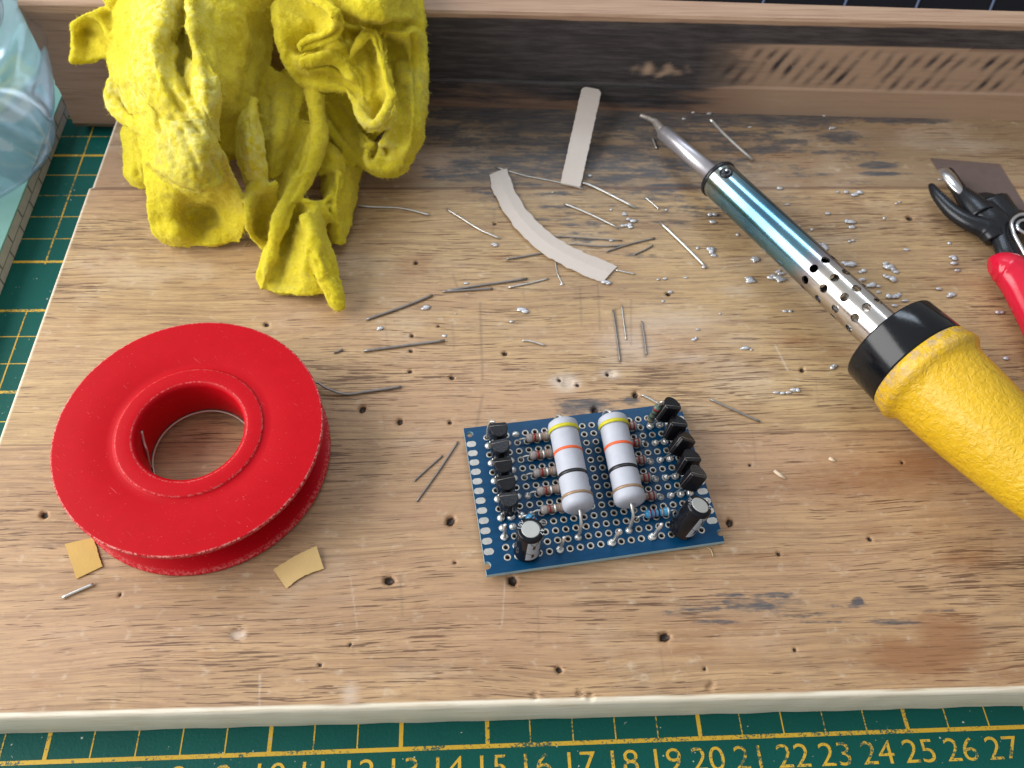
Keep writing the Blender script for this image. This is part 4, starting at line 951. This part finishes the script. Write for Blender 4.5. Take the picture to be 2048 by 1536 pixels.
# ------------------------------------------------------------------ yellow cloth: folded sheets merged into one felt body
CREASES = [
 (-.16,7,[(298,337),(328,360),(360,382),(400,394),(432,388)]), (.10,7,[(296,322),(330,343),(362,366),(402,378),(438,368)]), (-.22,26,[(385,415),(405,440)]), (-.12,14,[(400,398),(420,430),(440,455)]), (.08,16,[(345,430),(352,470)]),
 (-.30,12,[(256,176),(272,196),(280,205)]), (.10,7,[(238,170),(232,200),(246,222),(270,238)]),
 (-.10,7,[(252,60),(250,110),(262,160)]), (-.10,6,[(292,30),(286,80),(296,130),(312,160)]), (.07,8,[(270,40),(266,100),(276,150)]), (-.09,6,[(318,250),(335,300),(352,330)]), (-.08,6,[(362,262),(380,300),(398,340)]), (-.12,6,[(330,160),(350,200),(378,240),(400,262)]),
 (.08,7,[(300,200),(312,240),(318,290)]), (-.08,6,[(345,235),(362,262)]), (-.07,5,[(415,300),(440,340),(468,380)]),
 (-.10,9,[(425,30),(440,90),(452,140)]), (.10,12,[(470,20),(486,80),(480,130)]), (-.14,12,[(505,40),(512,90),(500,150),(480,200)]), (.07,8,[(530,60),(524,110),(508,160)]), (-.10,8,[(400,70),(412,120),(425,160)]),
 (-.07,4,[(402,205),(415,235),(430,262)]), (-.08,5,[(388,150),(400,172),(425,180)]),
 (-.30,9,[(692,36),(722,48),(762,53),(818,52)]), (.12,10,[(690,18),(730,32),(780,38),(815,36)]), (-.26,11,[(604,98),(640,90),(682,72)]), (.12,9,[(598,118),(645,112),(690,92)]),
 (-.20,5,[(826,72),(832,160),(838,222),(832,292),(815,325)]), (-.34,9,[(752,308),(772,305)]), (.12,9,[(735,290),(770,286),(805,300)]), (-.18,15,[(765,82),(796,96),(815,130)]), (-.12,12,[(808,180),(815,240),(800,285)]), (.10,12,[(795,130),(800,190)]),
 (-.14,8,[(640,150),(680,158),(720,185)]), (.12,9,[(625,135),(665,142),(705,160)]), (-.10,7,[(712,130),(722,170),(740,205)]), (-.16,6,[(738,98),(748,140),(755,170)]),
 (-.16,10,[(594,415),(577,452),(566,500)]), (-.14,11,[(598,470),(592,520),(590,560)]), (-.07,5,[(622,503),(636,527)]), (.06,6,[(604,540),(640,556)]), (-.12,9,[(652,510),(664,548)]), (-.06,6,[(545,560),(600,572)]),
 (-.18,11,[(528,400),(521,458)]), (-.12,9,[(560,300),(552,345)]), (.10,12,[(560,180),(562,240),(552,290)]), (-.12,9,[(590,190),(588,240),(575,290)]), (-.10,8,[(535,200),(532,260)]), (-.06,5,[(495,240),(503,290),(508,330)]),
 (-.14,9,[(612,230),(612,290),(595,340)]), (-.12,8,[(600,360),(580,395)]), (-.22,8,[(664,375),(662,405)]), (-.14,8,[(688,360),(684,410),(690,440)]), (-.14,9,[(655,320),(690,325)]), (-.16,10,[(672,215),(700,250),(730,275)]),
 (-.10,6,[(170,62),(200,70),(222,100)]), (-.10,6,[(262,300),(275,350)]),
]
def cloth():
    V = []; Fc = []
    def addgrid(rows, su=7, sv=7, th=.10):
        G = [[px(*p) for p in r] for r in rows]
        def cr(L, n):
            out = []
            for i in range(len(L)-1):
                p0, p1, p2, p3 = L[max(i-1,0)], L[i], L[i+1], L[min(i+2,len(L)-1)]
                for k in range(n):
                    t = k/n; out.append(0.5*((2*p1)+(p2-p0)*t+(2*p0-5*p1+4*p2-p3)*t*t+(3*p1-p0-3*p2+p3)*t**3))
            return out+[L[-1]]
        G = [cr(r, su) for r in G]; G = list(map(list, zip(*[cr(c, sv) for c in zip(*G)])))
        nr, nc = len(G), len(G[0]); N = []
        for i in range(nr):
            for j in range(nc):
                a = G[min(i+1,nr-1)][j]-G[max(i-1,0)][j]; c = G[i][min(j+1,nc-1)]-G[i][max(j-1,0)]
                n = a.cross(c); n = n.normalized() if n.length > 1e-9 else Vector((0,0,1))
                N.append(n)
        base = len(V)
        for s in (1,-1):
            for i in range(nr):
                for j in range(nc): V.append(G[i][j]+N[i*nc+j]*th*s)
        def id_(i,j,s): return base+(0 if s > 0 else nr*nc)+i*nc+j
        for i in range(nr-1):
            for j in range(nc-1):
                Fc.append([id_(i,j,1),id_(i,j+1,1),id_(i+1,j+1,1),id_(i+1,j,1)]); Fc.append([id_(i,j,-1),id_(i+1,j,-1),id_(i+1,j+1,-1),id_(i,j+1,-1)])
        for i in range(nr-1):
            Fc.append([id_(i,0,1),id_(i+1,0,1),id_(i+1,0,-1),id_(i,0,-1)]); Fc.append([id_(i,nc-1,1),id_(i,nc-1,-1),id_(i+1,nc-1,-1),id_(i+1,nc-1,1)])
        for j in range(nc-1):
            Fc.append([id_(0,j,1),id_(0,j,-1),id_(0,j+1,-1),id_(0,j+1,1)]); Fc.append([id_(nr-1,j,1),id_(nr-1,j+1,1),id_(nr-1,j+1,-1),id_(nr-1,j,-1)])
    def addtube(pts, r):
        b = MB(); b.tube([px(*p) for p in pts], r, 14, sub=7); base = len(V)
        V.extend([Vector(p) for p in b.v]); Fc.extend([[i+base for i in f] for f in b.f])
    g = addgrid
    # left drape, upper
    g([[(238,-60,6.2),(290,-65,6.9),(340,-65,7.1),(385,-60,6.6)],[(226,45,5.5),(275,40,6.6),(325,40,7.0),(362,35,6.3)],[(222,110,4.9),(268,110,6.1),(312,105,6.7),(342,100,6.1)],[(226,160,4.6),(272,170,5.7),(322,175,6.3),(362,165,5.9)],[(262,225,4.3),(300,225,5.4),(350,225,5.9),(395,225,5.7)]])
    # left drape, lobe
    g([[(262,200,4.4),(305,205,5.4),(350,205,5.9),(385,200,5.8)],[(275,250,4.2),(315,245,5.5),(360,240,5.8),(408,240,5.8)],[(287,300,3.9),(330,300,5.0),(380,300,5.3),(437,292,5.2)],[(296,370,3.3),(345,372,3.75),(405,385,3.8),(468,350,4.3)],[(298,428,2.7),(350,432,2.6),(405,420,2.25),(492,415,3.1)],[(308,462,2.2),(360,468,2.35),(410,462,2.0),(491,455,2.45)],[(332,482,1.8),(380,490,1.85),(430,491,1.85),(480,485,1.85)]])
    # overlapping hem on the lobe
    g([[(306,245,5.3),(350,240,6.1),(400,240,6.1),(428,262,5.8)],[(298,300,4.8),(345,300,5.55),(400,300,5.7),(437,300,5.3)],[(300,330,4.4),(345,345,5.1),(395,350,5.25),(446,335,4.95)],[(312,338,4.1),(350,370,4.65),(398,384,4.75),(447,362,4.7)]], th=.08)
    # valley
    g([[(345,-60,6.5),(370,-60,6.2),(395,-60,6.4)],[(338,60,6.2),(362,60,5.85),(392,60,6.1)],[(338,125,5.9),(375,135,5.5),(405,130,5.8)],[(362,190,5.6),(390,195,5.25),(415,190,5.5)],[(396,240,5.3),(415,245,5.1),(432,240,5.2)]])
    addtube([(345,95,6.2),(338,125,6.25),(350,165,6.2),(372,205,6.1),(398,240,6.0),(425,272,5.6)], [.18,.2,.15,.14,.13,.1])
    addtube([(322,140,6.3),(338,175,6.15),(362,215,5.95),(385,245,5.8),(402,262,5.6)], [.08,.12,.12,.11,.05])
    # panel right of valley
    g([[(380,-60,7.1),(440,-60,7.1),(510,-50,6.7),(565,-40,5.7)],[(382,40,6.8),(430,45,6.55),(490,40,6.0),(547,28,5.0)],[(392,100,6.5),(430,105,6.25),(490,100,5.4),(541,85,4.3)],[(405,150,6.2),(440,158,5.95),(487,160,4.9),(532,140,4.1)],[(420,185,5.8),(445,195,5.5),(482,210,4.5),(515,195,3.8)],[(436,235,4.7),(455,240,4.5),(475,250,4.1),(497,240,3.6)],[(440,300,3.8),(453,305,3.6),(463,308,3.4),(472,298,3.2)]])
    addtube([(379,-50,7.1),(383,40,6.9),(392,95,6.6),(408,140,6.35),(420,170,6.1)], [.2,.17,.15,.17,.15])
    # bright little lobe
    g([[(378,115,6.0),(390,125,6.3),(412,130,6.3)],[(374,165,5.9),(402,160,6.6),(440,160,6.35)],[(384,200,5.7),(408,205,6.3),(440,198,6.1)],[(400,240,5.6),(418,240,6.0),(436,245,5.6)],[(424,272,5.3),(431,278,5.4),(438,283,5.2)]])
    # bright strip
    g([[(504,195,4.7),(508,197,4.8),(512,200,4.7)],[(485,235,4.6),(500,235,5.05),(516,240,4.6)],[(478,275,4.3),(500,280,4.8),(524,285,4.3)],[(476,315,4.0),(505,320,4.4),(530,325,4.0)],[(490,350,3.6),(512,350,3.9),(532,352,3.7)],[(500,370,3.2),(515,370,3.3),(530,366,3.2)]], th=.07)
    # centre panel
    g([[(530,128,4.1),(560,150,4.2),(600,165,4.3),(635,178,4.3)],[(525,180,3.9),(560,190,4.3),(590,195,4.3),(622,188,4.0)],[(518,240,3.7),(550,250,4.15),(585,250,4.1),(612,250,3.6)],[(518,310,3.3),(545,310,3.7),(570,300,3.6),(600,285,3.1)],[(535,360,2.9),(547,355,3.1),(560,340,3.0),(580,325,2.7)]])
    # strand
    addtube([(625,175,4.5),(634,235,4.3),(634,285,4.0),(618,335,3.65),(594,380,3.35),(568,425,3.15),(552,465,2.95),(542,510,2.6),(530,550,2.2)], [.24,.26,.29,.30,.28,.24,.19,.15,.1])
    g([[(598,235,3.4),(618,240,4.1),(637,240,4.1)],[(578,305,3.0),(605,302,3.65),(637,298,3.8)],[(556,368,2.4),(582,358,3.05),(612,360,3.3)],[(545,420,2.1),(560,412,2.65),(580,420,2.9)],[(530,478,1.95),(540,480,2.1),(552,478,2.7)]])
    g([[(500,380,3.2),(525,372,3.6),(553,365,3.6)],[(495,410,3.2),(518,405,2.9),(552,400,2.8)],[(494,440,2.9),(515,440,2.3),(546,440,2.2)],[(502,472,2.4),(520,478,1.95),(545,478,1.95)],[(530,495,1.9),(540,500,1.85),(550,505,1.85)]], th=.08)
    addtube([(533,362,3.7),(505,378,3.5),(496,405,3.4),(495,440,3.1),(505,470,2.5),(530,492,2.0)], [.12,.14,.12,.12,.12,.1])
    # lower triangle
    g([[(590,395,3.0),(612,398,3.3),(636,402,3.0),(646,412,2.5)],[(556,445,2.95),(588,448,2.35),(622,448,3.2),(650,456,2.4)],[(537,500,2.65),(574,500,2.15),(618,503,3.0),(662,502,2.3)],[(527,545,2.25),(566,548,1.9),(612,545,2.5),(678,550,2.1)],[(518,576,1.85),(562,590,1.8),(612,588,1.95),(686,588,1.95)]])
    addtube([(612,430,3.2),(628,480,3.1),(642,530,2.75),(660,570,2.4),(672,598,2.1),(683,618,1.86)], [.2,.25,.24,.26,.27,.14])
    addtube([(552,440,2.9),(535,505,2.45),(521,555,2.0),(528,578,1.9)], [.08,.15,.14,.1])
    # lower right behind
    g([[(635,290,2.9),(668,305,3.0),(700,318,2.7),(722,330,2.4)],[(642,345,2.5),(670,350,3.0),(695,350,2.7),(716,362,2.1)],[(648,400,2.3),(668,390,3.0),(690,400,2.5),(706,402,2.0)],[(655,440,2.1),(672,445,2.4),(690,450,2.05),(699,440,1.9)],[(664,480,1.85),(675,490,1.9),(684,492,1.85),(688,482,1.85)]])
    addtube([(638,345,3.0),(660,338,3.2),(676,352,3.2),(672,385,3.0),(652,408,2.9),(648,425,2.8),(662,440,2.5),(676,452,2.2)], [.1,.14,.15,.14,.12,.12,.12,.1])
    g([[(640,290,3.2),(655,285,3.4),(680,300,3.3)],[(642,320,3.2),(665,320,3.4),(690,335,3.1)],[(640,345,2.9),(665,345,3.0),(688,350,2.8)]])
    # right: top panel
    g([[(560,-60,6.3),(640,-60,6.9),(720,-60,7.1),(790,-60,6.9),(832,-60,5.4)],[(640,-10,6.6),(690,-5,6.9),(735,0,7.0),(785,0,6.7),(838,10,5.2)],[(672,18,6.3),(705,28,6.5),(745,35,6.5),(788,38,6.3),(845,40,5.0)],[(684,32,5.7),(712,42,5.8),(750,48,5.7),(790,50,5.6),(848,58,4.9)]])
    # right: bag
    g([[(690,52,5.2),(740,45,5.0),(800,52,5.2),(846,62,4.8)],[(735,62,5.5),(765,58,5.9),(815,62,5.8),(850,80,4.8)],[(745,100,5.1),(780,92,4.9),(820,105,5.0),(853,115,4.5)],[(760,160,4.7),(790,160,4.4),(825,170,4.7),(853,180,4.1)],[(775,230,4.4),(800,230,4.1),(826,235,4.3),(848,240,3.7)],[(765,285,3.8),(797,288,3.6),(820,288,3.7),(836,288,3.2)],[(742,325,3.2),(772,338,3.0),(797,338,2.9),(815,325,2.7)]])
    g([[(636,200,3.2),(670,190,3.4),(700,200,3.6)],[(650,240,3.2),(680,238,3.0),(712,240,3.3)],[(668,275,3.0),(700,278,2.9),(730,275,3.4)],[(700,308,2.7),(725,312,2.9),(752,300,3.3)],[(738,335,2.5),(760,340,2.7),(782,336,2.8)]])
    addtube([(640,200,3.5),(652,245,3.3),(680,285,3.0),(715,318,2.8),(752,340,2.65),(785,345,2.6),(812,328,2.7)], [.15,.17,.18,.2,.22,.22,.2])
    # folded band swinging from the centre to the right
    g([[(553,0,6.1),(600,-15,5.9),(650,-5,6.4),(676,20,6.7)],[(556,50,6.0),(600,48,5.9),(640,58,5.7),(668,45,6.5)],[(562,92,5.6),(592,98,5.4),(622,92,5.2),(680,75,5.8)],[(578,130,5.2),(620,122,5.5),(660,128,5.2),(702,112,5.3)],[(600,160,4.6),(642,166,4.8),(690,172,4.8),(732,150,5.0)]])
    g([[(672,120,5.1),(708,108,5.15),(738,85,5.2),(762,68,5.7)],[(690,180,4.85),(722,165,4.95),(752,140,5.0),(772,115,5.45)],[(706,215,4.7),(730,212,4.75),(756,190,4.7),(780,165,5.2)],[(720,245,4.5),(742,246,4.3),(762,232,4.1),(787,205,4.8)],[(736,262,4.1),(755,265,4.2),(774,255,4.5),(790,235,4.6)]])
    addtube([(700,118,5.3),(722,80,5.9),(742,66,5.95),(757,92,5.8),(766,130,5.6),(775,170,5.3),(782,195,5.1),(770,228,4.85),(752,250,4.65),(733,244,4.65),(716,218,4.75),(704,192,4.85),(694,172,4.9)], [.08,.12,.14,.14,.13,.13,.15,.15,.15,.14,.13,.12,.1])
    addtube([(568,-30,6.7),(610,-15,6.95),(646,5,7.0),(670,30,6.85),(674,55,6.4),(652,74,6.1),(622,84,5.9),(598,98,5.8)], [.2,.22,.22,.22,.2,.18,.16,.1])
    addtube([(555,10,6.0),(557,60,5.8),(568,105,5.5),(585,140,5.1),(606,162,4.8),(650,172,4.8),(690,178,4.8)], [.15,.17,.17,.17,.15,.15,.15])
    addtube([(738,300,3.4),(732,318,3.2),(748,336,3.1),(778,338,3.0),(806,318,3.1),(818,298,3.3),(795,292,3.6),(765,290,3.5)], [.12,.15,.15,.15,.15,.12,.1,.08])
    addtube([(828,-60,5.8),(840,45,5.2),(848,115,4.7),(848,190,4.2),(842,245,3.7),(828,298,3.2),(800,338,2.75)], [.14,.14,.13,.12,.12,.14,.16])
    # left rear flap
    g([[(250,255,2.9),(270,250,3.2),(305,255,3.2)],[(248,300,2.5),(270,310,2.9),(305,310,3.0)],[(253,345,2.2),(270,350,2.4),(305,350,2.5)],[(270,368,1.95),(285,374,1.95),(305,372,2.0)]])
    # small tab at the left
    g([[(150,42,5.3),(175,30,5.7),(205,18,5.9),(240,5,5.9)],[(144,70,5.1),(165,60,4.9),(200,58,5.1),(238,60,5.4)],[(145,100,4.9),(170,96,4.7),(200,96,4.8),(236,95,5.1)],[(143,122,4.8),(170,125,4.6),(200,119,4.6),(236,112,4.7)]], th=.07)
    addtube([(146,62,5.5),(152,44,5.7),(182,30,5.9),(206,48,5.7),(220,75,5.5),(238,92,5.4)], [.09,.1,.11,.10,.1,.1])
    addtube([(218,12,5.9),(240,-10,6.1),(275,-45,6.2)], [.25,.28,.3])
    # pocket
    addtube([(232,160,4.9),(222,195,4.5),(235,226,4.35),(262,244,4.3),(290,258,4.5)], [.2,.22,.2,.2,.2])
    addtube([(232,165,5.0),(255,155,5.3),(275,172,5.4),(284,200,5.3)], [.14,.14,.12,.1])
    g([[(230,165,4.3),(250,165,4.3),(280,170,4.4)],[(228,200,4.0),(255,200,3.9),(285,205,4.1)],[(245,230,3.9),(262,235,3.8),(290,240,3.9)]])
    addtube([(300,60,6.85),(288,120,6.3),(292,180,5.8),(318,250,5.6),(350,300,5.4)], [.1,.16,.15,.14,.08])
    addtube([(600,130,5.55),(640,118,5.6),(668,120,5.5),(690,135,5.3),(712,160,5.1),(728,190,4.9)], [.1,.16,.18,.18,.16,.1])
    # inner mass that carries the folds
    g([[(270,-60,5.0),(400,-60,5.2),(560,-60,5.0),(700,-60,5.4),(820,-60,4.8)],[(260,60,4.2),(400,60,4.4),(550,60,2.8),(680,60,4.8),(825,60,4.4)],[(270,150,3.6),(400,160,3.9),(552,150,2.3),(680,150,4.2),(830,150,3.8)],[(290,240,3.0),(400,250,3.6),(520,240,2.7),(640,240,3.0),(800,240,3.2)],[(310,330,2.5),(390,340,2.8),(468,300,1.95),(600,320,2.2),(700,290,2.4)]], th=.35)
    me = bpy.data.meshes.new('yellow_cloth'); me.from_pydata([tuple(p*S) for p in V], [], Fc); me.update()
    o = bpy.data.objects.new('yellow_cloth', me); COL.objects.link(o)
    md = o.modifiers.new('r', 'REMESH'); md.mode = 'VOXEL'; md.voxel_size = .046*S; md.use_smooth_shade = True
    m2 = o.modifiers.new('s', 'SMOOTH'); m2.factor = .5; m2.iterations = 1
    nm = bpy.data.meshes.new_from_object(o.evaluated_get(bpy.context.evaluated_depsgraph_get())); o.modifiers.clear(); o.data = nm
    n = len(nm.vertices); co = np.zeros(n*3); nm.vertices.foreach_get('co', co); co = co.reshape(-1,3)/S
    no = np.zeros(n*3); nm.vertices.foreach_get('normal', no); no = no.reshape(-1,3)
    # hand-placed creases (-) and crests (+): polyline on the cloth, width, height
    Rm = np.array([list(row) for row in CR]); dcam = (co-np.array(CAM))@Rm
    pu = 1024+F_PX*dcam[:,0]/-dcam[:,2]; pv = 768-F_PX*dcam[:,1]/-dcam[:,2]
    view = np.array(CAM)-co; view /= np.linalg.norm(view,axis=1)[:,None]; facing = np.clip((no*view).sum(1)*2.2-.1, 0, 1)
    shift = np.zeros(n)
    for amp, wd, pl_ in CREASES:
        best = np.full(n, 1e9)
        for (x0,y0),(x1,y1) in zip(pl_[:-1], pl_[1:]):
            dx, dy = x1-x0, y1-y0; t = np.clip(((pu-x0)*dx+(pv-y0)*dy)/(dx*dx+dy*dy), 0, 1)
            best = np.minimum(best, np.hypot(pu-x0-t*dx, pv-y0-t*dy))
        shift += amp*np.exp(-(best/wd)**2)
    co = co+no*(shift*facing)[:,None]
    disp = np.array([mnoise.noise(Vector(c)*1.1)*.09+mnoise.noise(Vector(c)*2.3+Vector((5,1,2)))*.055+mnoise.noise(Vector(c)*6)*.030+mnoise.noise(Vector(c)*13)*.016 for c in co])
    co = co+no*disp[:,None]; co[:,2] = np.maximum(co[:,2], ZB+.012)
    nm.vertices.foreach_set('co', (co*S).ravel())
    gr = np.zeros(n); fd = np.zeros(n)
    for u,v,z,r,k in ((385,325,5.0,1.0,.8),(420,345,4.6,.8,.9),(360,300,5.2,.9,.5),(400,420,2.4,.8,.35),(550,220,4.2,1.0,.3),(840,180,4.4,.8,.5),(560,570,1.9,.9,.3)):
        c = np.array(px(u,v,z)); gr = np.maximum(gr, k*np.exp(-((co-c)**2).sum(1)/(r*r)))
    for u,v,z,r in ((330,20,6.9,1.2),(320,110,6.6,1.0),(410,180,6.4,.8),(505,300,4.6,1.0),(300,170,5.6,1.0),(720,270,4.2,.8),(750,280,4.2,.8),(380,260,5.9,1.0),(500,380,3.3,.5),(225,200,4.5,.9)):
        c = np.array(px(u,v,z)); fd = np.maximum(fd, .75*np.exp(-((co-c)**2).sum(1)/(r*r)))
    for k,a in (('grime',gr),('fade',fd)):
        at = nm.attributes.new(k, 'FLOAT', 'POINT'); at.data.foreach_set('value', a.astype(np.float32))
    for p in nm.polygons: p.use_smooth = True
    nm.materials.clear(); nm.materials.append(M['felt'])
    nm.update()
    # loose fibres standing off the surface
    rootL = (7.5,17,ZB)
    N = 130000; pick = rng.integers(0, n, N); base = co[pick]+no[pick]*-.01
    keep = co[pick][:,2] > ZB+.05; base = base[keep]; nn = no[pick][keep]; N = len(base)
    rd = rng.normal(size=(N,3)); d = nn*.55+rd*.55; d /= np.linalg.norm(d,axis=1)[:,None]
    L = rng.gamma(2.0, .024, N)+.035; L = np.minimum(L, .24)
    side = np.cross(d, rng.normal(size=(N,3))); side /= np.linalg.norm(side,axis=1)[:,None]
    bend = rng.normal(size=(N,3))*.8
    w = .0042
    p0 = base; p1 = base+d*(L*.5)[:,None]; d2 = d+bend; d2 /= np.linalg.norm(d2,axis=1)[:,None]; p2 = p1+d2*(L*.5)[:,None]
    VV = np.stack([p0-side*w, p0+side*w, p1-side*w*.8, p1+side*w*.8, p2], 1).reshape(-1,3)
    i0 = np.arange(N)*5
    q = np.stack([i0,i0+1,i0+3,i0+2],-1); t = np.stack([i0+2,i0+3,i0+4],-1)
    fm = bpy.data.meshes.new('loose_fibres'); fm.vertices.add(len(VV)); fm.vertices.foreach_set('co', (VV*S).ravel())
    loops = np.concatenate([q.ravel(), t.ravel()]); fm.loops.add(len(loops)); fm.loops.foreach_set('vertex_index', loops.astype(np.int32))
    fm.polygons.add(2*N); ls = np.concatenate([np.arange(N)*4, 4*N+np.arange(N)*3]); fm.polygons.foreach_set('loop_start', ls.astype(np.int32)); fm.polygons.foreach_set('loop_total', np.concatenate([np.full(N,4),np.full(N,3)]).astype(np.int32))
    fm.update(calc_edges=True); fm.materials.append(M['fuzz'])
    fo = bpy.data.objects.new('loose_fibres', fm); COL.objects.link(fo); fo.parent = o; tag(fo, None, None, None, 'stuff')
    tag(o, 'crumpled fuzzy yellow felt cloth piled at the back left of the board', 'cloth')
cloth()
for o in bpy.data.objects:
    if '_l' in o: del o['_l']
